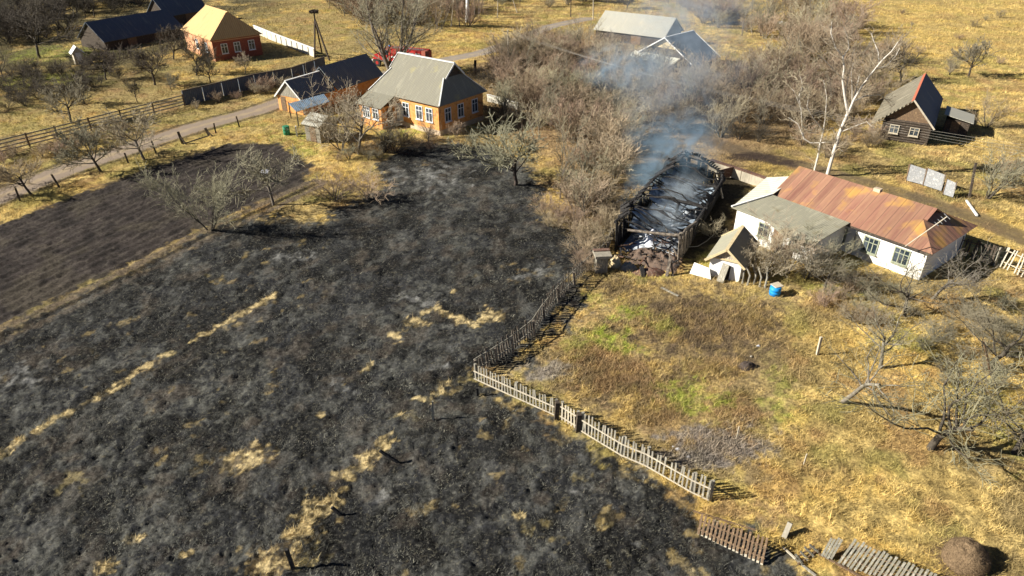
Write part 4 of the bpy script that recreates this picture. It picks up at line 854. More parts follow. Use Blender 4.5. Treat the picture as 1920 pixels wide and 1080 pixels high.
for i in range(46):
    x, y = rd.uniform(-1.5, 1.4), rd.uniform(.2, BW); z = rd.uniform(.15, .6); a = rd.random() * 6.28; l = rd.uniform(.3, 1.3)
    b = MB() if i == 0 else b; m_ = rd.choice([0, 0, 1, 2, 3]); b.bar(BF(x, y, z), BF(x + math.cos(a) * l, y + math.sin(a) * l, z + rd.uniform(-.15, .3)), rd.uniform(.05, .14), .05, m_)
b.build('broken_boards', [M['char'], M['wood_brown'], M['char_grey'], M['red_junk']], bn)
tag(heap('white_ash_pile', M['white_cloth'], lambda u, v: BF(1.0 + u * 2.6, 1.4 + v * 1.3, .3 + math.sin(v * math.pi) * math.sin(u * math.pi) * (.5 + .9 * hn(u * 3, v * 4, 1.2, 2))), 16, 14, bn), None)
# the fire has warped everything: let walls bulge, tops sag and sheets crumple
for ch in bn.children:
    if ch.type != 'MESH' or ch.name.startswith(('debris', 'white_ash')): continue
    co = np.empty(len(ch.data.vertices) * 3); ch.data.vertices.foreach_get('co', co); co = co.reshape(-1, 3)
    P = co + np.array(bn.location) - np.array(NL); lx = P[:, 0] * BF.u.x + P[:, 1] * BF.u.y; ly = P[:, 0] * BF.v.x + P[:, 1] * BF.v.y; z = np.clip(P[:, 2], 0, 4)
    hz = np.clip(z / 2.2, 0, 1.3) ** 1.5
    sag = (fbm(lx + 3, ly * .4, .45, 3, 7) - .5) * 1.3 - .25 * np.sin(lx / BL * math.pi) * (ly > BW * .6) - .35 * np.exp(-((lx - BL * .33) / 1.2) ** 2) * (ly < BW * .4)
    sh = (fbm(lx, ly * .1 + 5, .35, 3, 17) - .5) * 1.5 + .35 * np.sin(lx / BL * math.pi) * np.where(ly > BW / 2, 1, -.6)
    co[:, 2] += sag * hz; co[:, 0] += BF.v.x * sh * hz; co[:, 1] += BF.v.y * sh * hz
    ch.data.vertices.foreach_set('co', co.ravel()); ch.data.update()
# gate block, hoop and rubble at its front
F = Frame(*at(1117, 513)[:2], 5); e = empty('gate_pillar', F(.55, .4), 'short pillar of weathered boards with pale flat cap at the burnt barn corner', 'pillar')
F.v = -F.v; b = MB()
for i in range(5): b.box(F, i * .17, i * .17 + .15, 0, .75, 0, 1.15 + .03 * (i % 2))
b.build('pillar_boards', M['wood_grey'], e); b = MB(); b.box(F, -.12, 1.05, -.15, .95, 1.22, 1.42); b.build('cap', M['stone'], e); b = MB(); b.box(F, -.12, 1.05, .6, .95, 1.425, 1.5); b.build('red_edge', M['red_junk'], e)
q = at(1240, 472); e = empty('iron_wheel', q, 'dark iron wheel hoop full of scrap, standing in the rubble of the burnt barn', 'wheel')
ax = Vector((-.4, -.9, .25)).normalized(); r_ = ax.cross(Vector((0, 0, 1))).normalized(); u_ = r_.cross(ax); c0 = q + Vector((0, 0, .85)); b = MB()
b.tube([c0 + (r_ * math.cos(t * math.pi / 12) + u_ * math.sin(t * math.pi / 12)) * .68 for t in range(25)], .055, 6); b.build('rim', M['char'], e)
b = MB()
for t in range(4): d = (r_ * math.cos(t * math.pi / 4) + u_ * math.sin(t * math.pi / 4)) * .66; b.tube([c0 - d, c0 + d], .025, 5)
b.build('spokes', M['red_junk'], e)
def rubble(name, px, py, wx, wy, h, m, label, cat, seed=0, n=16):
    c = at(px, py)
    def f(u, v):
        a = v * 2 * math.pi; rr = u; k = 1 + .5 * (hn(math.cos(a) * 2 + seed, math.sin(a) * 2, 1, seed) - .5)
        return c + Vector((math.cos(a) * wx * rr * k, math.sin(a) * wy * rr * k, h * (1 - rr ** 2) * (.55 + .9 * hn(rr * math.cos(a) * 3 + seed, rr * math.sin(a) * 3, 1.4, seed)) - .02))
    return tag(heap(name, m, f, 8, n, None, c), label, cat)
rubble('orange_heap', 1153, 497, .55, .5, .7, M['cream'], 'small orange and cream heap between the capped pillar and the rubble', 'heap', 3)
rubble('stone_heap', 1178, 505, .7, .5, .55, M['stone'], 'grey stone heap just right of the orange heap at the barn front', 'heap', 5)
rubble('brick_heap', 1218, 512, 1.3, .6, .4, M['red_junk'], 'reddish brick rubble in front of the burnt barn opening', 'rubble', 8)
b = MB(); b.bar(at(1250, 518), at(1258, 480, 1.3), .2, .16); b.bar(at(1262, 518), at(1255, 470, 1.5), .1, .1); tag(b.build('charred_stump', M['char_grey'], loc=at(1254, 520)), 'charred stump with a leaning plank at the right front corner of the burnt barn', 'stump')
b = MB(); b.bar(at(1206, 520), at(1203, 500, .5), .26, .2); tag(b.build('dark_post', M['char'], loc=at(1206, 520)), 'short thick black post right of the gate shadow, before the brick rubble', 'post')
b = MB(); b.bar(at(1355, 372, .1), at(1343, 320, 2.3), .12); tag(b.build('leaning_beam', M['wood_pale'], loc=at(1355, 372)), 'pale beam leaning at the far right corner of the burnt barn', 'beam')
b = MB(); P = [at(1293, 422, .06), at(1284, 440, .06), at(1281, 455, .06), at(1290, 463, .06), at(1308, 462, .06), at(1325, 452, .06), at(1338, 440, .06)]; b.tube(P, .035, 5); tag(b.build('hose', M['stone'], loc=P[0]), 'thin grey hose curled on the dark ground right of the burnt barn', 'hose')
b = MB(); b.slab([at(1352, 318, 1.1), at(1376, 312, 1.1), at(1374, 330, .1), at(1352, 334, .1)], .06); tag(b.build('tin_sheet', M['red_junk'], loc=at(1360, 330)), 'rounded rusty pale sheet standing behind the burnt barn corner', 'sheet')

# ------------------------------------------------------------------ yard wall with red coping behind the barn
def wall_run(name, pts, h, m, label, cap=None, t=.12, cat='fence', capn='coping', z=0):
    e = empty(name, at(*pts[0]), label, cat); b = MB(); c = MB()
    P = [at(*p) for p in pts]
    for p, q in zip(P, P[1:]):
        n = max(1, int((q - p).length / 2.0))
        for i in range(n):
            a, d = p.lerp(q, i / n), p.lerp(q, (i + 1) / n - .02); b.bar(a + Vector((0, 0, h / 2)), d + Vector((0, 0, h / 2)), t, h)
        c.bar(p + Vector((0, 0, h + .05)), q + Vector((0, 0, h + .05)), t + .14, .09)
    b.build('panel', m, e)
    if cap: c.build(capn, cap, e)
    return e
wall_run('yard_wall', [(1330, 318), (1390, 338), (1440, 356)], .95, M['wood_pale'], 'low pale yard wall with red coping between the burnt barn and the white house', M['red_junk'], t=.3, cat='wall')
wall_run('concrete_fence', [(478, 62), (511, 76), (592, 108)], 1.3, M['concrete'], 'pale concrete panel fence beside the nest tripod', M['white_trim'])
wall_run('pale_fence', [(914, 190), (940, 196), (972, 206)], .8, M['concrete'], 'short low whitish fence right of the orange house', M['white_trim'])
wall_run('low_white_fence', [(1436, 44), (1475, 50), (1512, 57)], .8, M['white_trim'], 'low white fence in the scrub near the top edge')
wall_run('dark_board_fence', [(347, 198), (420, 180), (480, 165), (550, 152), (612, 130)], 1.75, M['dark_roof'], 'tall dark board fence between the rail fence and the long shed', M['wood_dark'])

# ------------------------------------------------------------------ fences and posts
def picket_fence(name, pts, h, label, m='wood_grey', rail='wood_pale', pitch=.19, w=.085, tilt=(0, 0), jag=.06, posts=2.4, cat='fence', base=.05, skip=0.0, group=None, pm='wood_grey', railh=(.3, .85), side=1):
    P = [at(*p) if not isinstance(p, Vector) else p for p in pts]; e = empty(name, P[0], label, cat, group); rd = random.Random(len(pts) * 7 + int(h * 100))
    b = MB(); rls = [MB() for _ in railh]; tv = Vector((tilt[0], tilt[1], 0)); pl = []
    for p, q in zip(P, P[1:]):
        d = (q - p); Ln = d.length; d.normalize(); nn = Vector((d.y, -d.x, 0)) * side; n = max(1, int(Ln / pitch))
        for i in range(n):
            if rd.random() < skip: continue
            a = p + d * (i + .5) * Ln / n + Vector((0, 0, base)) - (nn * .0); hh = h * (1 + rd.uniform(-jag, jag)); lean = d * rd.gauss(0, .05)
            b.bar(a + nn * .035, a + nn * .035 + (Vector((0, 0, 1)) + lean + tv) * hh, w, .025, up=nn)
        for fi, f in enumerate(railh): rls[fi].bar(p - nn * .012 + (Vector((0, 0, 1)) + tv) * h * f, q - nn * .012 + (Vector((0, 0, 1)) + tv) * h * f, .035, .07)
        k = max(1, round(Ln / posts)); pl += [(p + d * Ln * j / k, nn) for j in range(k + (1 if q is P[-1] else 0))]
    b.build('pickets', M[m], e)
    for rl in rls: rl.build('rail', M[rail], e)
    for a, nn in pl:
        a = a + nn * (-.12 if side > 0 else .14); b = MB(); b.bar(a - Vector((0, 0, .2)), a + (Vector((0, 0, 1)) + tv) * h * 1.0, .13); b.build('post', M[pm], e)
    return e
picket_fence('picket_fence', [(889, 713), (966, 748), (1039, 781)], 1.05, side=-1, label= 'grey picket fence from the corner by the burnt field to the small gate', m='wood_grey', railh=(.12, .62))
picket_fence('picket_fence', [(1088, 810), (1165, 857), (1210, 876), (1296, 926), (1328, 941)], 1.2, side=-1, label= 'longest pale picket fence, running down right from the small gate', m='wood_grey', jag=.1, skip=.03, railh=(.1, .68))
picket_fence('picket_gate', [(1050, 788), (1079, 806)], 1.15, side=-1, label= 'small picket gate with a curved brace between two dark posts', m='wood_pale', cat='gate', posts=9, railh=(.25, .8))
for i, (px, py) in enumerate(((1043, 786), (1083, 809))):
    q = at(px, py); b = MB(); b.bar(q, q + Vector((.03, 0, 1.15)), .24, .22); tag(b.build('gate_post', M['wood_dark'], loc=q), ('dark thick gate post at the left of the small picket gate', 'dark thick gate post at the right of the small picket gate')[i], 'post')
picket_fence('charred_fence', [(1148, 452), (1138, 478), (1112, 500), (1075, 535), (1045, 566), (1018, 600), (1000, 628), (960, 660), (930, 680), (893, 703)], 1.05, 'curving charred fence with a pale top rail along the burnt field', m='char_grey', rail='wood_grey', pitch=.23, w=.11, skip=.12, tilt=(-.12, .05), pm='char_grey', railh=(.35, .98), jag=.25)
picket_fence('shaded_picket_fence', [(1782, 476), (1822, 487), (1862, 500)], 1.5, 'picket fence with painted-in shade, standing in the shadow of the white house', m='wood_dark', rail='wood_dark', pitch=.27, w=.12)  # dark wood colour paints the shade on the back of the pickets
picket_fence('leaning_picket_fence', [(1872, 500), (1905, 515), (1945, 536)], 1.4, 'leaning pale picket fence at the right edge beyond the shaded fence', m='wood_pale', pitch=.25, tilt=(.25, .2), skip=.08)
def lying(name, q, n, label, m, t=.03, rails=(.3, .75), grp=None, rot=0, tips=False):
    """fence section lying down: q = four corners head-left, head-right, foot-right, foot-left"""
    e = empty(name, q[0], label, 'fence'); b = MB(); rd = random.Random(n)
    for i in range(n):
        s = (i + .5) / n + rd.uniform(-.004, .004); a, c = q[0].lerp(q[1], s), q[3].lerp(q[2], s); a = a + (a - c) * rd.uniform(-.08, .06); up = (q[1] - q[0]).cross(q[3] - q[0]).normalized()
        b.bar(a, c + (c - a) * rd.uniform(-.06, .05), .09, t, up=up)
    b.build('pickets', M[m], e)
    if tips:
        b = MB(); rd = random.Random(n)
        for i in range(n):
            s = (i + .5) / n + rd.uniform(-.004, .004); rd.random(); rd.random(); a, c = q[0].lerp(q[1], s), q[3].lerp(q[2], s); up = (q[1] - q[0]).cross(q[3] - q[0]).normalized(); b.bar(a.lerp(c, .72) + up * .012, c + (c - a) * .06 + up * .012, .1, t, up=up)
        b.build('picket_ends', M['wood_pale'], e)
    b = MB()
    for f in rails: b.bar(q[0].lerp(q[3], f) - Vector((0, 0, .04)), q[1].lerp(q[2], f) - Vector((0, 0, .04)), .07, .05)
    b.build('rail', M['wood_brown'], e); return e
lying('fallen_fence', [at(1313, 964, .75), at(1442, 1012, .75), at(1432, 1058, .12), at(1306, 998, .12)], 17, 'collapsed picket section with pale tips right below the long fence end', 'wood_brown', tips=True)
lying('fallen_fence', [at(1558, 1006, .7), at(1582, 1012, .75), at(1560, 1050, .15), at(1538, 1042, .15)], 4, 'small broken picket piece with four boards left of the leaning section', 'wood_aged')
lying('fallen_fence', [at(1600, 1010, .95), at(1760, 1078, .95), at(1735, 1120, .12), at(1568, 1054, .12)], 20, 'leaning broken picket fence running out at the bottom edge', 'wood_aged', rails=(.25, .7))
lying('fallen_fence', [at(1486, 1040, .3), at(1522, 1018, .3), at(1540, 1032, .1), at(1500, 1062, .1)], 4, 'loose picket fragment thrown flat beside the leaning white post', 'wood_aged')
for (a, c, w, m, lab) in (((1487, 1046, .05), (1530, 1080, .05), .1, 'wood_grey', 'grey board lying below the thrown picket fragment'), ((1535, 1038, .1), (1620, 1085, .1), .09, 'wood_brown', 'long brown rail lying along the broken fence'), ((1468, 1026, .08), (1492, 1048, .25), .08, 'wood_pale', 'short pale board end left of the thrown picket fragment'), ((1240, 539, .08), (1272, 555, .08), .16, 'wood_grey', 'thin grey log lying on the garden below the burnt barn'), ((1300, 958, .06), (1420, 995, .06), .08, 'wood_brown', 'brown rail lying behind the collapsed picket section')):
    b = MB(); b.bar(at(*a), at(*c), w, .05); tag(b.build('loose_board', M[m], loc=at(a[0], a[1])), lab, 'board')
b = MB(); b.bar(at(1470, 1008), at(1482, 980, .55), .2, .16); tag(b.build('leaning_post', M['stone'], loc=at(1470, 1008)), 'stout pale post leaning beside the broken picket fence', 'post')
def rail_fence(name, P, h, label, nr=3, step=3.2, m='wood_brown', rm='wood_grey'):
    P = [at(*p) for p in P]; e = empty(name, P[0], label, 'fence'); r = MB()
    for p, q in zip(P, P[1:]):
        k = max(1, round((q - p).length / step))
        for j in range(nr): r.bar(p + Vector((0, 0, h * (j + .8) / nr)), q + Vector((0, 0, h * (j + .8) / nr)), .05, .13)
        for j in range(k + 1): a = p.lerp(q, j / k); b = MB(); b.bar(a, a + Vector((0, 0, h * 1.05)), .13); b.build('post', M[m], e)
    r.build('rail', M[rm], e); return e
rail_fence('rail_fence', [(-60, 305), (110, 262), (230, 230), (347, 200)], 1.45, 'long three-rail wooden fence on the left side of the road', nr=4)
stk = [(38, 377, 350, 0), (112, 352, 327, -.25), (241, 306, 287, -.1), (293, 288, 264, -.1), (343, 270, 247, -.15), (392, 254, 240, -.3), (405, 250, 231, 0), (449, 238, 218, -.1)]
names = ['leftmost stake beside the road, at the foot of the leaning bare tree', 'tilted stake by the road left of the tall leaning tree', 'lone stake between the two roadside trees', 'stake just right of the second roadside tree', 'thick dark stake carrying the left end of a single rail', 'short dark stake carrying the right end of a single rail', 'thin stake right beside the rail end', 'rightmost thin roadside stake']
for (px, py, ty, ln), lab in zip(stk, names):
    q = at(px, py); h = height_to(q, ty); b = MB(); w = .2 if px in (343, 392) else .12; b.bar(q, q + Vector((ln * h, 0, h)), w); 
    if px in (343, 392): b.bar(q + Vector((.5, -.3, 0)), q + Vector((ln * h * .6, 0, h * .7)), .1)
    tag(b.build('fence_stake', M['wood_dark'], loc=q), lab, 'stake', 'stakes along the road')
b = MB(); b.bar(at(343, 270, 1.1), at(392, 254, 1.0), .09); tag(b.build('stake_rail', M['wood_dark'], loc=at(343, 270, 1.1)), 'single dark rail joining two roadside stakes', 'rail')
for px, py, tx, ty, w, m, lab in ((812, 787, 811, 752, .08, 'wood_grey', 'thin pale stake in the burnt field with a long thin shadow'), (748, 868, 712, 845, .11, 'char', 'charred stake leaning left in the middle of the burnt field'), (641, 967, 622, 951, .11, 'char', 'charred stake by the large straw patch'), (550, 1066, 537, 1030, .13, 'char', 'charred stake at the bottom edge near the lowest straw patch'), (896, 742, 895, 727, .12, 'char', 'short charred stub below the corner of the picket fence'),
                          (1532, 665, 1540, 632, .13, 'wood_pale', 'pale stake standing in the yellow grass with a long shadow'), (1507, 871, 1513, 851, .05, 'wood_pale', 'very thin stick in the grass above the fence end'), (1381, 823, 1386, 800, .05, 'wood_pale', 'thin stick in the weeds behind the long picket fence'), (1858, 705, 1845, 640, .09, 'wood_brown', 'brown leaning pole among the orchard branches on the right'), (891, 134, 891, 113, .35, 'char', 'dark thick stub by the track right of the orange house roof')):
    q = at(px, py); h = height_to(q, ty); d = at(tx, ty, h); b = MB(); b.bar(q, d, w); tag(b.build('stake', M[m], loc=q), lab, 'stake')

# sheet metal screens
for i, (a, c, h, lab) in enumerate((((1699, 340), (1729, 348), 1.45, 'left pale sheet metal screen panel in the grass behind the rusty roof'), ((1731, 349), (1764, 360), 1.5, 'middle sheet metal screen panel next to the rusty frame'), ((1768, 366), (1786, 372), 1.3, 'small bent sheet metal panel at the right end of the screens'))):
    A_, C_ = at(*a), at(*c); e = empty('sheet_metal_panel', A_, lab, 'panel', 'sheet metal screens'); tl = Vector((.1, .25, 0))
    b = MB(); b.slab([A_ + Vector((0, 0, .1)), C_ + Vector((0, 0, .1)), C_ + tl + Vector((0, 0, h)), A_ + tl + Vector((0, 0, h + .1))], .03); b.build('sheet', M['sheet'], e)
    for q in (A_, C_): b = MB(); b.bar(q + Vector((0, .07, 0)), q + tl + Vector((0, .07, h + .15)), .07); b.build('post', M['wood_brown'], e)
for P, w, m, nm, lab in (([(1817, 372, 0), (1830, 305, 2.9)], .17, 'wood_dark', 'dark_pole', 'dark leaning pole by the fallen boards on the right'), ([(1812, 376, .1), (1832, 404, .1)], .14, 'white_trim', 'white_post', 'white post lying beside the track on the right'), ([(1700, 338, 0), (1706, 308, 1.4)], .14, 'wood_brown', 'brown_post', 'orange brown post left of the sheet metal screens')):
    b = MB(); b.bar(at(*P[0]), at(*P[1]), w); tag(b.build(nm, M[m], loc=at(*P[0])), lab, 'post')

# ------------------------------------------------------------------ stork nest tripod, poles, wires
q = at(603, 112); e = empty('stork_nest_tripod', q, 'tall dark tripod carrying a stork nest behind the long shed', 'nest stand'); top = q + Vector((-.2, 0, height_to(q, 36)))
for px, py in ((590, 109), (618, 114), (604, 100)): b = MB(); b.bar(at(px, py), top, .2); b.build('leg', M['wood_dark'], e)
b = MB(); b.bar(top - Vector((0, 0, .3)), top + Vector((0, 0, .8)), .18); b.build('platform', M['wood_dark'], e)
b = MB(); rd = random.Random(3)
for i in range(110):
    a = rd.random() * 6.28; r = .55 * rd.random() ** .4; c = top + Vector((math.cos(a) * r, math.sin(a) * r, .9 + .35 * rd.random())); a2 = a + 1.57 + rd.uniform(-.6, .6); d = Vector((math.cos(a2), math.sin(a2), rd.uniform(-.2, .4))) * .4; b.bar(c - d, c + d, .05)
b.build('nest', M['nest'], e)
poles = [(953, 121, 952, 55, 'wooden power pole with brace at the top centre, wires leading right', (966, 98)), (846, 50, 852, -16, 'thin double pole left of the white pillar at the top', (832, 46)), (933, 34, 934, -30, 'single thin pole right of the white pillar at the top', None), (970, 24, 958, -12, 'leaning thin pole between two poles near the top', None), (1070, 32, 1071, -20, 'dark thin pole left of the pale one near the top edge', None), (1112, 36, 1113, -20, 'pale thin pole left of the grey roofed barn', None)]
ptop = []
for px, py, tx, ty, lab, br in poles:
    q = at(px, py); h = height_to(q, ty); t = at(tx, ty, h) if abs(tx - px) < 20 else q + Vector((0, 0, h)); e = empty('power_pole', q, lab, 'pole', 'poles along the upper track')
    b = MB(); b.tube([q, t], [.11, .075], 8); b.build('shaft', M['wood_pale'] if px != 1070 else M['wood_dark'], e)
    if br: b = MB(); b.tube([at(*br), q.lerp(t, .85)], [.08, .06], 6); b.build('brace', M['wood_grey'], e)
    b = MB(); b.bar(t + Vector((-.6, -.2, -.3)), t + Vector((.6, .2, -.3)), .08); b.build('cross_arm', M['wood_dark'], e); ptop.append(t)
pend = at(2080, 300, 5.4)
e = empty('power_pole', drop(pend), 'power pole just beyond the right edge of the picture', 'pole', 'poles along the upper track'); b = MB(); b.tube([drop(pend), pend], [.11, .075], 8); b.build('shaft', M['wood_pale'], e)
for k, off in enumerate((-.6, -.2, .2, .6)):
    a = ptop[0] + Vector((off, off * .3, -.25)); c = pend + Vector((off * .5, off * .3, -.2 - off * .9)); P = [a.lerp(c, t / 16) - Vector((0, 0, 1.6 * (1 - (2 * t / 16 - 1) ** 2))) for t in range(17)]
    b = MB(); b.tube(P, .008, 4); tag(b.build('power_line', M['wire'], loc=a), 'thin overhead wire crossing the scrub from the braced pole to the right edge', 'wire', 'overhead wires')
q = at(877, 42); b = MB(); h = 4.8; b.tube([q, q + Vector((0, 0, 1)), q + Vector((.05, 0, h * .6)), q + Vector((0, 0, h))], [.5, .42, .32, .2], 12); tag(b.build('white_pillar', M['white_trim'], loc=q, smooth=True), 'thick white pillar among the bare trees at the top', 'pillar')

# ------------------------------------------------------------------ fire truck behind the orange house
TA, TB = at(703, 124), at(813, 136); TF = Frame(TA.x, TA.y, math.degrees(math.atan2(TB.y - TA.y, TB.x - TA.x))); TF.v = -TF.v; TL = 8.4; TW = 2.5
e = empty('fire_truck', TF(TL / 2, TW / 2), 'red fire truck with white bumper parked behind the orange house', 'fire truck')
b = MB(); b.box(TF, 3.0, TL, 0, TW, 1.0, 2.55); b.box(TF, 3.15, TL - .15, .12, TW - .12, 2.55, 2.7); b.build('body', M['red_paint'], e)
b = MB(); cb = [(0.9, 1.0), (.9, 1.75), (1.45, 2.65), (2.85, 2.65), (2.85, 1.0)]
b.face([TF(x, 0, z) for x, z in cb]); b.face([TF(x, TW, z) for x, z in cb][::-1])
for (x0, z0), (x1, z1) in zip(cb, cb[1:] + cb[:1]): b.face([TF(x0, 0, z0), TF(x1, 0, z1), TF(x1, TW, z1), TF(x0, TW, z0)])
cab = b.build('cab', M['red_paint'], e)
b = MB(); b.box(TF, -.3, .897, .45, TW - .45, .95, 1.6); b.build('bonnet', M['red_paint'], cab)
b = MB()
for y0, y1 in ((0, .44), (TW - .44, TW)): b.box(TF, -.3, .897, y0, y1, 1.05, 1.22)
b.build('mudguard', M['red_paint'], cab)
b = MB(); b.face([TF(.93, .15, 1.83), TF(.93, TW - .15, 1.83), TF(1.39, TW - .15, 2.57), TF(1.39, .15, 2.57)]); b.build('windscreen', M['glass'], cab)
b = MB(); b.box(TF, 1.55, 2.5, -.02, .0, 1.8, 2.5); b.build('side_window', M['glass'], cab)
b = MB(); b.box(TF, -.5, -.31, .05, TW - .05, .6, .95); b.build('bumper', M['white_trim'], e)
b = MB(); b.box(TF, 3.0, TL, -.015, -.001, 1.5, 1.72); b.build('white_stripe', M['white_trim'], e)
for x in (3.9, 4.9, 6.0, 7.1): b = MB(); b.box(TF, x, x + .85, -.03, -.001, 1.78, 2.45); b.build('locker_door', M['sheet'], e)
for x in (.45, 5.2, 6.7):
    for y in (.15, TW - .15):
        c = TF(x, y, .55); b = MB(); b.tube([c - TF.v * .16, c + TF.v * .16], .55, 16); w_ = b.build('wheel', M['black'], e); b = MB(); b.tube([c - TF.v * .17, c + TF.v * .17], .25, 12); b.build('rim', M['red_paint'], w_)
b = MB()
for y in (.5, 1.0): b.bar(TF(2.9, y, 2.85), TF(TL, y, 2.85), .07)
for i in range(14): b.bar(TF(3.1 + i * .38, .5, 2.85), TF(3.1 + i * .38, 1.0, 2.85), .045)
b.build('ladder', M['sheet'], e)
for y in (.7, TW - .7): c = TF(1.7, y, 2.66); b = MB(); b.tube([c, c + Vector((0, 0, .2))], [.13, .1], 10); b.build('beacon', M['blue'], cab)
b = MB(); b.box(TF, .2, TL - .2, .5, TW - .5, .6, 1.0); b.build('chassis', M['black'], e)

# ------------------------------------------------------------------ garden things
e, q = barrel('blue_barrel', 1452, 552, .36, .62, 'blue', 'bright blue barrel with a board on top in front of the brush pile')
b = MB(); b.slab([q + Vector((-.1, -.25, .66)), q + Vector((.5, -.05, .68)), q + Vector((.3, .55, .68)), q + Vector((-.3, .3, .66))], .05); tag(b.build('barrel_board', M['wood_pale'], loc=q + Vector((0, 0, .66))), 'square pale board lying on the blue barrel', 'board')
rd = random.Random(9)
for i, (px, py) in enumerate(((1392, 532), (1401, 535), (1412, 534), (1424, 538), (1434, 540))):
    q = at(px, py); b = MB(); b.tube([q, q + Vector((rd.uniform(-.1, .15), .15, .7)), q + Vector((rd.uniform(-.2, .3), .4, 1.35 + rd.uniform(-.2, .2)))], [.08, .07, .05], 7); tag(b.build('leaning_log', M['wood_grey'], loc=q), 'grey log leaning upright at the foot of the brush pile by the little white shed', 'log', 'leaning logs at the brush pile')
for (px, py, sx, sy, h, m, nm, lab, cat, sd) in ((1484, 486, .5, .4, .9, M['wood_brown'], 'crate_stack', 'brown stack under the blue and white cloths by the white house wall', 'stack', 2), ):
    F = Frame(*at(px - 10, py)[:2], 10); F.v = -F.v; e = empty(nm, F(.5, .4), lab, cat); b = MB()
    for k in range(4): b.box(F, .02 * k, 1.0 - .03 * k, 0, .75, k * .24, k * .24 + .2)
    b.build('crate', m, e)
rubble('blue_cloth', 1485, 472, .42, .32, .35, M['blue_cloth'], 'blue cloth heaped on the brown stack', 'cloth', 4).location.z = .95
rubble('white_cloth', 1481, 480, .30, .22, .3, M['white_cloth'], 'white cloth in front of the blue one on the brown stack', 'cloth', 6).location.z = .94
for px, py, r, nm, lab, m in ((1271, 843, .16, 'white_rag', 'bigger white rag in the weeds behind the long picket fence', 'white_cloth'), (1291, 857, .13, 'white_rag', 'smaller whitish rag right of the bigger one behind the long fence', 'white_cloth'), (960, 881, .1, 'white_scrap', 'small white scrap on the burnt field below the picket fence', 'white_cloth'), (1422, 649, .14, 'white_scrap', 'small whitish scrap on the dark garden soil', 'white_cloth'), (1409, 668, .1, 'pale_stone', 'small pale stone at the edge of the dark garden soil', 'stone'), (1262, 838, .1, 'white_scrap', 'tiny white scrap left of the rags behind the long fence', 'white_cloth'), (497, 322, .6, 'white_sheet', 'white sheet lying on the plot behind the little roadside field tree', 'white_cloth')):
    rubble(nm, px, py, r, r * .8, min(.2, r * .8), M[m], lab, 'scrap' if m != 'stone' else 'stone', px % 7, 10)
rubble('soil_heap', 1400, 688, .55, .4, .35, mat('dark_soil', (.045, .035, .03), (.08, .06, .05), scale=6, bump=.8), 'low dark soil heap at the right of the garden plot', 'heap', 11)
# hay mound
c = at(1808, 1054); e = empty('hay_mound', c, 'rounded brown hay mound in the lower right corner', 'haystack')
def hf(u, v):
    a = v * 2 * math.pi; r = math.sin(u * math.pi / 2) * (1 + .34 * (hn(math.cos(a) * 1.6, math.sin(a) * 1.6 + u * 2, 1, 3) - .5)); z = math.cos(u * math.pi / 2) ** .75
    return c + Vector((math.cos(a) * .86 * r, math.sin(a) * .8 * r, 1.0 * z * (1 + .4 * (hn(math.cos(a) * 3 * u, math.sin(a) * 3 * u, 1.5, 7) - .5)) - .03))
heap('heap', M['hay'], hf, 24, 48, e)
b = MB(); rd = random.Random(1)
for i in range(2600):
    u, v = math.acos(rd.random()) / (math.pi / 2), rd.random(); p = hf(u, v); n_ = (p - c).normalized(); t_ = n_.cross(Vector((rd.gauss(0, 1), rd.gauss(0, 1), rd.gauss(0, 1)))).normalized(); s_ = t_.cross(n_) * .008; l = rd.uniform(.08, .26)
    b.face([p - s_, p + s_, p + t_ * l + n_ * rd.uniform(.0, .06)])
for i in range(1800):
    a = rd.random() * 6.28; r = .75 + abs(rd.gauss(0, .35)); p = c + Vector((math.cos(a) * r, math.sin(a) * r, .04)); a2 = rd.random() * 6.28; l = rd.uniform(.1, .3); d_ = Vector((math.cos(a2) * l, math.sin(a2) * l, rd.uniform(0, .1))); s_ = Vector((-math.sin(a2), math.cos(a2), 0)) * .01
    b.face([p - s_, p + s_, p + d_])
b.build('loose_straw', M['hay'], e)

# ------------------------------------------------------------------ trees one can tell apart
def T(kind, seed, px, py, top, label, bark='bark_grey', twig='twig_olive', lean=(0, 0), wide=1.0, cat='tree', rot=None, name=None):
    p = at(px, py); h = height_to(p, top); return plant(kind, seed, px, py, h, label, cat, bark=bark, twig=twig, lean=lean, wide=wide, rot=rot, name=name)
T('tall', 1, 737, 142, -75, 'tallest bare many-stemmed tree beside the red fire truck', 'bark_grey', 'twig_olive', wide=1.5)
def atd(px, py, Y):
    """point at distance Y (world y) seen at that pixel of the photograph"""
    x = (px - 960) / FPX; v = (py - 540) / FPX; dy = math.cos(TILT) - v * math.sin(TILT); dz = -math.sin(TILT) - v * math.cos(TILT); t = Y / dy
    return Vector((x * t, Y, CAM_H + dz * t))
def limbs(Y0, L, seed):
    rd = random.Random(seed); out = []
    for pts, ra, rb, dy in L:
        n = len(pts) - 1; P = [atd(px, py, Y0 + (dy[0] + (dy[1] - dy[0]) * i / n) + (rd.gauss(0, .08) if 0 < i else 0)) for i, (px, py) in enumerate(pts)]; out.append((P, ra, rb))
    return out
DK = dict(stems=1, ns=[5, 7, 5, 4], n=[6, 5, 4], wob=[.1, .2, .25, .28], up=[.03, .05, .03, .02], taper=[.8, .8, .7, .5], start=[.1, .1, .1], spread=[.6, .65, .7], len=[.5, .5, .45], rad=[.5, .5, .6], rmin=.014, dens=4.2, blen=.95, L=1, r=.1, H=9)
bw = at(1550, 330)
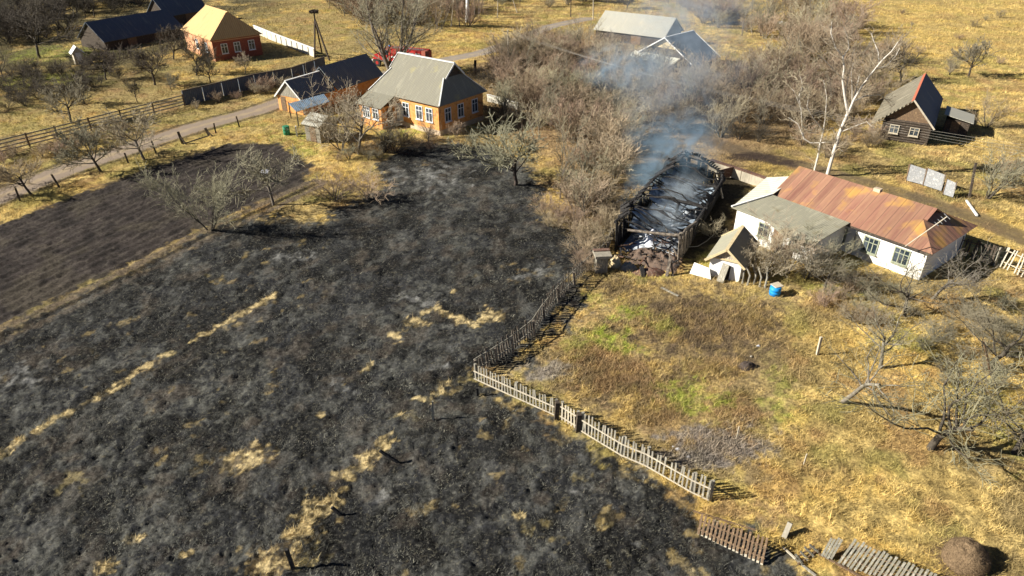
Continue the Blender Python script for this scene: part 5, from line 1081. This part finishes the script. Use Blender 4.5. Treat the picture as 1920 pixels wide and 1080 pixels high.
limb_tree('bleached_tree', bw, limbs(bw.y, [
 ([(1550, 332), (1562, 290), (1574, 250), (1590, 212)], .17, .15, (0, 0)),
 ([(1590, 214), (1584, 180), (1580, 150), (1583, 128), (1580, 105), (1566, 88), (1558, 62), (1560, 40)], .13, .03, (0, 1.0)),
 ([(1580, 108), (1592, 90), (1590, 70), (1582, 50)], .06, .02, (.8, -.2)), ([(1582, 150), (1566, 134), (1545, 112), (1530, 100)], .06, .02, (.3, -1.2)),
 ([(1590, 214), (1600, 190), (1614, 165), (1634, 138), (1655, 112), (1672, 96), (1684, 78)], .12, .03, (0, -1.5)),
 ([(1634, 138), (1648, 120), (1647, 98), (1637, 74), (1634, 62)], .07, .02, (-.8, .6)), ([(1640, 130), (1662, 124), (1680, 104), (1688, 88)], .05, .015, (-.8, .2)),
 ([(1600, 192), (1606, 165), (1612, 138)], .07, .02, (0, 1.4)), ([(1598, 195), (1598, 165), (1596, 138), (1600, 118)], .06, .02, (0, -1.2)), ([(1600, 190), (1622, 180), (1650, 178), (1668, 192)], .06, .02, (0, 1.5)),
 ([(1575, 248), (1600, 238), (1625, 228), (1638, 240)], .05, .015, (0, -1)), ([(1584, 180), (1598, 102), (1604, 90)], .04, .015, (.2, 1.5))], 4), DK, 4, 'big bleached white tree with forked upright limbs behind the rusty roof', 'bark_white', 'twig_pale')
bw = at(1526, 322)
limb_tree('bleached_tree', bw, limbs(bw.y, [
 ([(1526, 324), (1534, 292), (1538, 268)], .09, .08, (0, 0)), ([(1538, 268), (1520, 268), (1507, 260), (1504, 240), (1502, 205), (1490, 172), (1476, 158)], .07, .02, (0, .5)),
 ([(1538, 268), (1556, 266), (1568, 272), (1580, 284)], .05, .02, (0, -.4)), ([(1538, 268), (1544, 245), (1525, 222), (1513, 200), (1518, 172)], .06, .02, (0, -1.2)),
 ([(1506, 256), (1496, 232), (1478, 220)], .04, .015, (.1, .9)), ([(1505, 236), (1516, 248), (1540, 250)], .04, .015, (.2, .6)), ([(1502, 205), (1498, 180), (1505, 160), (1500, 142)], .04, .015, (.3, 1.2)), ([(1544, 245), (1548, 215), (1550, 180), (1544, 150)], .05, .015, (-.2, 1))], 6), dict(DK, dens=4.0, blen=.8), 9,
 'smaller bleached white tree with drooping looped limbs left of the big white one', 'bark_white', 'twig_pale')
T('orchard', 1, 190, 322, 205, 'bare leaning tree on the roadside bank, its trunk bent left', 'bark_dark', 'twig_olive', lean=(-.30, 0), wide=.85)
T('orchard', 2, 62, 366, 285, 'bare tree leaning far left over the road at the left edge', 'bark_dark', 'twig_brown', lean=(-.5, 0), wide=1.1)
T('orchard', 3, 272, 300, 205, 'grey round-crowned bare tree between the roadside stakes', 'bark_grey', 'twig_pale', wide=1.15)
T('fieldtree', 1, 395, 433, 285, 'wide many-stemmed bare tree at the edge of the ploughed plot', 'bark_dark', 'twig_olive', lean=(-.12, 0), wide=1.1, rot=2.5)
T('orchard', 4, 512, 384, 270, 'slim grey bare tree at the right end of the ploughed plot', 'bark_grey', 'twig_olive', lean=(-.12, 0), wide=.95)
T('spread', 1, 672, 290, 128, 'large tangled bare tree hiding the plank shed beside the orange house', 'bark_grey', 'twig_pale', wide=1.0)
T('fieldtree', 2, 640, 282, 170, 'pale bushy tree directly in front of the grey plank shed', 'bark_grey', 'twig_pale', wide=1.3)
T('bush', 3, 720, 285, 215, 'dark bare bush in front of the porch of the orange house', 'bark_dark', 'twig_olive', wide=1.3)
T('orchard', 5, 965, 347, 222, 'round bare apple tree at the top right of the burnt field', 'bark_dark', 'twig_olive', wide=1.15)
T('apple', 6, 803, 278, 205, 'small crooked tree in front of the lit wall of the orange house', 'bark_dark', 'twig_brown', wide=.7)
T('bush', 4, 855, 258, 222, 'low pinkish bush under the shaded windows of the orange house', 'bark_grey', 'twig_pink', wide=1.1, cat='bush')
T('bush', 5, 935, 232, 175, 'dense dark bush at the right corner of the orange house', 'bark_dark', 'twig_dark', wide=1.6, cat='bush')
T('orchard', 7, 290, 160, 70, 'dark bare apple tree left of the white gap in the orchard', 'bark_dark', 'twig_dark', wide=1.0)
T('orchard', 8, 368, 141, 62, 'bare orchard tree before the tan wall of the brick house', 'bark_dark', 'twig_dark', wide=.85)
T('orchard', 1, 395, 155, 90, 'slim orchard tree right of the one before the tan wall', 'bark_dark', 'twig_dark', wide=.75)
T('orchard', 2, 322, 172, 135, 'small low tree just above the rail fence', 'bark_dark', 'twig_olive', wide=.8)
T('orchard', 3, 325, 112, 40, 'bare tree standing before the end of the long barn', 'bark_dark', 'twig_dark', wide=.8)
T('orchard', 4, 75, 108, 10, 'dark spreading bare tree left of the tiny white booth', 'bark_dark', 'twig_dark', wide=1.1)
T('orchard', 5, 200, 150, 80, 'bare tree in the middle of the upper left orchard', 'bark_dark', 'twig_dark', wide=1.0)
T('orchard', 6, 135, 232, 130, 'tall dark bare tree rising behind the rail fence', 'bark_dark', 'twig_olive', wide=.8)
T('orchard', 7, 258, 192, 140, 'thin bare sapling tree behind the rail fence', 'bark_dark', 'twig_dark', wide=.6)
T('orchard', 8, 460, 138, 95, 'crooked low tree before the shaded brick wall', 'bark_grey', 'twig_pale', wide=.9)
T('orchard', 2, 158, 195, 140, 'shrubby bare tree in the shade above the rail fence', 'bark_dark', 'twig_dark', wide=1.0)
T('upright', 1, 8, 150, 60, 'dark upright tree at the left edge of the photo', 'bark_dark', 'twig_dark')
T('spread', 2, 1745, 846, 640, 'large spreading old apple tree over the lower right meadow', 'bark_dark', 'twig_near', lean=(.30, 0), wide=1.45, rot=1.0)
T('leaner', 3, 1578, 752, 590, 'old fruit tree with a trunk leaning right in the yellow grass', 'bark_grey', 'twig_near', lean=(.38, 0), wide=1.1, rot=2.2)
T('spread', 4, 1695, 592, 480, 'tangled fruit tree before the right window of the white house', 'bark_dark', 'twig_near', lean=(.1, 0), wide=1.3)
T('spread', 5, 1745, 560, 432, 'bare forked tree beyond the right corner of the white house', 'bark_grey', 'bark_grey', lean=(.25, 0), wide=1.0)
T('spread', 6, 1850, 690, 560, 'tangled tree at the right edge above the large apple tree', 'bark_dark', 'twig_near', lean=(.25, 0), wide=1.5)
T('spread', 1, 1900, 850, 690, 'tangled tree cut by the right edge beside the large apple tree', 'bark_dark', 'twig_near', lean=(.2, 0), wide=1.3, rot=3)
T('fieldtree', 3, 1432, 522, 418, 'brushy bare bush piled over the little white shed', 'bark_grey', 'twig_pale', wide=1.15, cat='bush')
T('fieldtree', 4, 1478, 512, 388, 'sparse pale tree reaching over the grey wing roof of the white house', 'bark_grey', 'twig_pale', wide=1.1)
T('fieldtree', 5, 1526, 520, 415, 'grey tangled tree in front of the shaded wing corner of the white house', 'bark_grey', 'twig_olive', wide=1.1)
T('bush', 1, 1405, 500, 432, 'pinkish brown bush behind the brush on the little white shed', 'bark_dark', 'twig_pink', wide=1.1, cat='bush')
T('bush', 3, 1510, 522, 440, 'dark bare bush against the porch of the white house', 'bark_dark', 'twig_olive', wide=1.1, cat='bush')
T('apple', 6, 1545, 545, 470, 'low twisted tree in front of the first window of the white house', 'bark_dark', 'twig_olive', wide=1.2)
T('bush', 2, 1335, 445, 400, 'pale tangled bush between the burnt barn and the white house', 'bark_grey', 'twig_pale', wide=1.3, cat='bush')
T('orchard', 7, 1815, 145, 58, 'curly bare tree in the yellow field at the upper right', 'bark_dark', 'twig_olive', wide=.9)
T('orchard', 8, 1690, 152, 75, 'bare tree behind the red-ridged hut', 'bark_dark', 'twig_dark', wide=1.0)
T('bush', 4, 1780, 140, 112, 'dense olive bush left of the curly tree', 'bark_dark', 'twig_olive', wide=1.5, cat='bush')
T('bush', 5, 1850, 372, 265, 'big grey bush beside the dark leaning pole on the right', 'bark_dark', 'twig_olive', wide=1.2, cat='bush')
T('bush', 6, 1895, 350, 270, 'bare bush at the right edge above the track', 'bark_dark', 'twig_brown', wide=1.2, cat='bush')
T('bush', 2, 1848, 240, 165, 'thin bare shrub right of the hut lean-to', 'bark_dark', 'twig_brown', wide=1.0, cat='bush')
T('bush', 3, 1420, 265, 215, 'dark round bush below the thicket by the wet track', 'bark_dark', 'twig_dark', wide=1.4, cat='bush')
T('bush', 6, 1385, 262, 222, 'smaller dark bush left of the round one by the wet track', 'bark_dark', 'twig_dark', wide=1.4, cat='bush')
T('orchard', 3, 1175, 18, -20, 'gnarled dark trunk at the top edge above the grey roofed barn', 'bark_dark', 'twig_dark', wide=1.0)
T('apple', 1, 1650, 690, 570, 'fine-twigged sapling rising behind the leaning fruit tree', 'bark_grey', 'twig_olive', wide=1.0)
T('bush', 5, 690, 372, 312, 'pinkish dry bush on the right of the straw bank', 'bark_grey', 'twig_pink', wide=1.7, cat='bush')
T('bush', 4, 630, 378, 318, 'pinkish dry bush on the left of the straw bank', 'bark_grey', 'twig_pink', wide=1.7, cat='bush')
T('bush', 1, 740, 288, 232, 'dark tangle at the upper end of the burnt field', 'bark_dark', 'twig_dark', wide=1.5, cat='bush')

# ------------------------------------------------------------------ thickets: many look-alike shrubs, each one its own thing
def inside(p, poly):
    return float(sdist(np.array([p.x]), np.array([p.y]), poly)[0]) > 0
ROOFS = [[(1120, 22), (1285, 30), (1285, 80), (1240, 95), (1120, 70)], [(1190, 60), (1350, 55), (1360, 140), (1290, 145), (1190, 130)], [(650, 180), (760, 90), (920, 160), (925, 215), (830, 260), (690, 220)]]
def thicket(name_label, group, poly, n, kinds, hr, seed, cat='shrub', mind=1.2, avoid=()):
    rd = random.Random(seed); P = gp(poly); xs = [p.x for p in P]; ys = [p.y for p in P]; placed = []; tries = 0
    AV = [gp(a) for a in avoid]
    while len(placed) < n and tries < n * 60:
        tries += 1; q = Vector((rd.uniform(min(xs), max(xs)), rd.uniform(min(ys), max(ys)), 0))
        if not inside(q, P) or any(inside(q, a) for a in AV): continue
        if any((q - r).length < mind for r in placed): continue
        placed.append(q); kind, sd, bark, twig, wide = rd.choice(kinds)
        tm, cm, h, wd = tree_meshes(kind, sd, bark, twig); hh = rd.uniform(*hr) * (1.25 if kind == 'upright' else 1)
        e = empty({'twig_pink': 'tan_shrub', 'twig_pale': 'pale_shrub'}.get(twig, 'brown_shrub') if kind == 'scrub' else TSPECIES[kind], q, name_label, cat, group); s = hh / h; e.scale = (s * wide, s * wide, s); e.rotation_euler = (rd.uniform(-.08, .08), rd.uniform(-.08, .08), rd.random() * 6.28)
        for nm_, me in (('trunk', tm), ('crown', cm)):
            if me: o = bpy.data.objects.new(nm_, me); col.objects.link(o); o.parent = e
BK = [('scrub', 1, 'bark_dark', 'twig_brown', 1.3), ('scrub', 2, 'bark_grey', 'twig_pink', 1.3), ('scrub', 3, 'bark_grey', 'twig_pale', 1.2), ('upright', 2, 'bark_grey', 'twig_olive', 1.0), ('bush', 4, 'bark_dark', 'twig_olive', 1.2), ('scrub', 4, 'bark_grey', 'twig_brown', 1.3), ('upright', 3, 'bark_grey', 'twig_pale', .9), ('bush', 6, 'bark_grey', 'twig_pale', 1.1)]
HOUSEAV = [[(690, 225), (672, 175), (750, 95), (855, 115), (915, 170), (912, 215), (830, 262)], [(1118, 20), (1290, 25), (1290, 92), (1118, 75)], [(1175, 130), (1190, 55), (1290, 45), (1365, 105), (1300, 160)]]
thicket('leafless tan brown shrub in the dense thicket between the orange house and the burnt barn', 'thicket between the orange house and the barn', [(925, 225), (960, 170), (1100, 140), (1180, 215), (1190, 300), (1155, 380), (1100, 425), (1040, 400), (1030, 330), (990, 250)], 95, BK, (2.6, 4.8), 1, mind=1.0)
thicket('leafless shrub in the thin smoke between the braced pole and the corrugated roof', 'thicket under the smoke', [(900, 150), (990, 85), (1120, 85), (1190, 140), (1300, 165), (1450, 120), (1510, 190), (1470, 262), (1330, 258), (1220, 250), (1180, 200), (1100, 130), (960, 165)], 125, BK[:4] + BK[5:], (2.8, 5.6), 2, avoid=HOUSEAV)
thicket('bare shrub in the scrub right of the far grey roofed barn', 'scrub along the upper right', [(1285, 20), (1520, 15), (1600, 60), (1560, 200), (1500, 240), (1440, 120), (1370, 90), (1330, 60)], 70, BK, (3, 6.5), 3, avoid=HOUSEAV + [[(1350, 80), (1460, 70), (1470, 125), (1350, 130)]])
thicket('brown bare shrub in the thicket right behind the bleached white trees', 'thicket behind the white trees', [(1440, 125), (1560, 55), (1680, 105), (1700, 160), (1640, 225), (1540, 235), (1470, 245)], 46, [BK[0], BK[1], BK[3], BK[5], BK[6]], (2.2, 4.6), 33)
thicket('dark bare shrub around the foot of the bleached white trees', 'scrub at the white trees', [(1470, 230), (1540, 200), (1650, 230), (1640, 290), (1560, 310), (1490, 300)], 16, [BK[1], BK[0], BK[5]], (1.6, 3.0), 4)
thicket('bare roadside wood shrub along the top edge behind the tallest tree', 'wood behind the tallest tree', [(590, 5), (620, -14), (900, -14), (900, 45), (850, 62), (760, 55), (680, 50)], 90, [('upright', 1, 'bark_grey', 'twig_olive', 1.0), ('upright', 2, 'bark_grey', 'twig_brown', 1.0), ('scrub', 1, 'bark_dark', 'twig_brown', 1.3), ('upright', 3, 'bark_grey', 'twig_pink', .9)], (4.5, 8.5), 5)
thicket('bare shrub along the top edge between the power poles', 'scrub at the top centre', [(900, -14), (1600, -14), (1560, 12), (1300, 14), (1180, 8), (1050, 12), (930, 20)], 70, [('upright', 1, 'bark_dark', 'twig_olive', 1.0), ('scrub', 2, 'bark_grey', 'twig_brown', 1.4), ('scrub', 3, 'bark_grey', 'twig_olive', 1.4)], (3, 5.5), 6)
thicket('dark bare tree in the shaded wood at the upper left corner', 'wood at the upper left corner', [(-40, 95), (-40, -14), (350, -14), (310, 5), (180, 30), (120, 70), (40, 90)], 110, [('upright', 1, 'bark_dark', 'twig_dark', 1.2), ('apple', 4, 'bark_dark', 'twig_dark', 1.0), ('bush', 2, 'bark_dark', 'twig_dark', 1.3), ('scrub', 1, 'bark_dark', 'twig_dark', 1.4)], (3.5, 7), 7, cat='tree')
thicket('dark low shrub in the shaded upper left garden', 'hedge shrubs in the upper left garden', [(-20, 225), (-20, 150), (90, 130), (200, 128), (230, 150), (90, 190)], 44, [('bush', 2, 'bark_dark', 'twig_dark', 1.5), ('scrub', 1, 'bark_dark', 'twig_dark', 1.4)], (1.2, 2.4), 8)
thicket('low bare shrub on the verge below the rail fence', 'verge shrubs by the left road', [(-20, 330), (-20, 300), (120, 268), (240, 232), (250, 248), (130, 292)], 22, [('scrub', 2, 'bark_grey', 'twig_brown', 1.4), ('bush', 2, 'bark_dark', 'twig_brown', 1.3)], (.9, 1.8), 9, mind=.8)
thicket('low dry shrub against the dark board fence', 'shrubs along the dark board fence', [(360, 205), (480, 172), (600, 140), (600, 148), (490, 180), (400, 205)], 14, [('scrub', 3, 'bark_grey', 'twig_pale', 1.2), ('scrub', 1, 'bark_grey', 'twig_brown', 1.2)], (1.2, 2.2), 10, mind=.8)
thicket('low brown shrub at the right foot of the burnt field edge thicket', 'edge shrubs above the burnt field', [(1020, 400), (1100, 430), (1150, 400), (1150, 436), (1120, 500), (1090, 520), (1080, 450), (1020, 420)], 18, [('scrub', 1, 'bark_dark', 'twig_brown', 1.3), ('scrub', 2, 'bark_grey', 'twig_pink', 1.3)], (1.2, 2.4), 11, mind=.9)
thicket('bare low shrub in the orchard grass at the right edge', 'low shrubs at the right edge', [(1760, 560), (1920, 560), (1920, 800), (1800, 790), (1700, 660)], 16, [('bush', 3, 'bark_dark', 'twig_olive', 1.5), ('scrub', 3, 'bark_grey', 'twig_olive', 1.4)], (.9, 1.8), 12, mind=1)
thicket('small brown shrub on the slope before the white house', 'shrubs before the white house', [(1500, 560), (1600, 530), (1700, 545), (1740, 600), (1640, 610), (1540, 600)], 16, [('scrub', 3, 'bark_dark', 'twig_olive', 1.4), ('scrub', 1, 'bark_dark', 'twig_brown', 1.3)], (.7, 1.5), 13, mind=.8)
thicket('dark low bush in the yard of the orange house', 'bushes in the yard of the orange house', [(600, 300), (690, 262), (790, 262), (900, 268), (900, 285), (760, 300), (690, 310)], 14, [('bush', 3, 'bark_dark', 'twig_dark', 1.3), ('scrub', 1, 'bark_dark', 'twig_brown', 1.3), ('bush', 6, 'bark_dark', 'twig_olive', 1.3)], (.9, 1.9), 14, mind=1, avoid=[HOUSEAV[0]])
thicket('bare shrub dotted over the far yellow field at the upper right', 'shrubs of the far field', [(1620, -30), (1990, -30), (1990, 200), (1860, 180), (1700, 120)], 16, [('bush', 4, 'bark_dark', 'twig_olive', 1.4), ('scrub', 1, 'bark_dark', 'twig_brown', 1.4)], (.8, 2.0), 15, mind=5)
thicket('low bare shrub on the upper track bank', 'shrubs by the upper track', [(880, 160), (900, 130), (960, 120), (990, 150), (940, 180)], 14, [('scrub', 1, 'bark_dark', 'twig_dark', 1.4), ('scrub', 4, 'bark_grey', 'twig_brown', 1.3)], (1.2, 2.2), 16, mind=1)

# ------------------------------------------------------------------ grass
HOUSE_KEEP[:] = [[(1378, 440), (1560, 500), (1722, 527), (1790, 460), (1600, 370), (1440, 370)], [(1150, 470), (1262, 493), (1300, 488), (1372, 440), (1372, 385), (1410, 350), (1400, 328), (1350, 318), (1262, 330)], [(690, 215), (829, 255), (905, 215), (770, 180)], [(1650, 258), (1735, 275), (1800, 225), (1710, 215)]]  # barn outline also clears blades from its painted shadow
make_grass()

# ------------------------------------------------------------------ smoke of the burnt barn
def smoke_mat(name, dens, colr, scale, lo=.42, hi=.68):
    m = bpy.data.materials.new(name); m.use_nodes = True; nt = m.node_tree; nt.nodes.remove(nt.nodes['Principled BSDF']); new, link = nt.nodes.new, nt.links.new
    v = new('ShaderNodeVolumePrincipled'); v.inputs['Color'].default_value = (*colr, 1); v.inputs['Anisotropy'].default_value = .2; link(v.outputs[0], nt.nodes['Material Output'].inputs['Volume'])
    tc = new('ShaderNodeTexCoord'); ge = new('ShaderNodeNewGeometry'); n = new('ShaderNodeTexNoise'); n.inputs['Scale'].default_value = scale; n.inputs['Detail'].default_value = 4; n.inputs['Distortion'].default_value = 1.6; link(ge.outputs['Position'], n.inputs['Vector'])
    mr = new('ShaderNodeMapRange'); mr.inputs['From Min'].default_value = lo; mr.inputs['From Max'].default_value = hi; link(n.outputs[0], mr.inputs[0])
    ln = new('ShaderNodeVectorMath'); ln.operation = 'LENGTH'; link(tc.outputs['Object'], ln.inputs[0])
    fo = new('ShaderNodeMapRange'); fo.interpolation_type = 'SMOOTHSTEP'; fo.inputs['From Min'].default_value = 1.0; fo.inputs['From Max'].default_value = .15; link(ln.outputs['Value'], fo.inputs[0])
    a = new('ShaderNodeMath'); a.operation = 'MULTIPLY'; link(mr.outputs[0], a.inputs[0]); link(fo.outputs[0], a.inputs[1])
    c = new('ShaderNodeMath'); c.operation = 'MULTIPLY'; c.inputs[1].default_value = dens; link(a.outputs[0], c.inputs[0]); link(c.outputs[0], v.inputs['Density'])
    return m
SM = {'thick': smoke_mat('thick_smoke', 1.1, (.78, .90, 1.0), .8, .44, .64), 'mid': smoke_mat('blue_smoke', .42, (.52, .77, 1.0), .5, .45, .67), 'thin': smoke_mat('thin_smoke', .11, (.68, .84, 1.0), .35, .45, .68)}
def puff(c, s, m, label, rot=0):
    import bmesh
    bm = bmesh.new(); bmesh.ops.create_icosphere(bm, subdivisions=3, radius=1.0); me = bpy.data.meshes.new('smoke'); bm.to_mesh(me); bm.free(); me.materials.append(SM[m])
    o = bpy.data.objects.new('smoke', me); col.objects.link(o); o.location = c; o.scale = s; o.rotation_euler = (0, 0, rot); tag(o, label, 'smoke', kind='stuff')
ba = math.atan2(BF.u.y, BF.u.x)
puff(BF(3.6, 2.3, 1.3), (3.6, 2.1, 1.4), 'thick', 'bright white smoke lying in the front half of the burnt barn', ba)
puff(BF(9.6, 2.5, 1.5), (4.6, 2.2, 1.7), 'thick', 'blue white smoke filling the rear half of the burnt barn', ba)
puff(at(1190, 366, 1.3), (3.6, 1.6, 1.7), 'mid', 'bluish smoke drifting off the left side of the barn', ba)
puff(at(1225, 315, 2.0), (5.5, 2.4, 2.4), 'mid', 'blue smoke trailing behind the left wall of the barn', ba)
puff(at(1285, 300, 3.0), (3.4, 3.4, 2.6), 'mid', 'smoke rising from the far gable of the barn')
puff(atd(1268, 262, 62), (6.0, 4.5, 2.8), 'mid', 'bright smoke base above the track behind the barn')
puff(atd(1262, 200, 68), (7.5, 6, 5.5), 'thin', 'thin rising smoke over the thicket')
puff(atd(1165, 125, 76), (6.0, 5, 3.0), 'mid', 'bluish wisp left of the corrugated roof house', .3)
puff(atd(1225, 140, 74), (7.5, 5, 4.5), 'thin', 'thin veil between the wisp and the corrugated roof')
puff(atd(1320, 110, 78), (8.5, 6, 6.0), 'thin', 'thin haze of smoke over the corrugated roof')
puff(atd(1265, 50, 84), (11.0, 7, 7.0), 'thin', 'faint smoke over the grey roofed barn')
puff(atd(1290, -5, 92), (12.0, 8, 7.0), 'thin', 'faint smoke reaching the top edge')
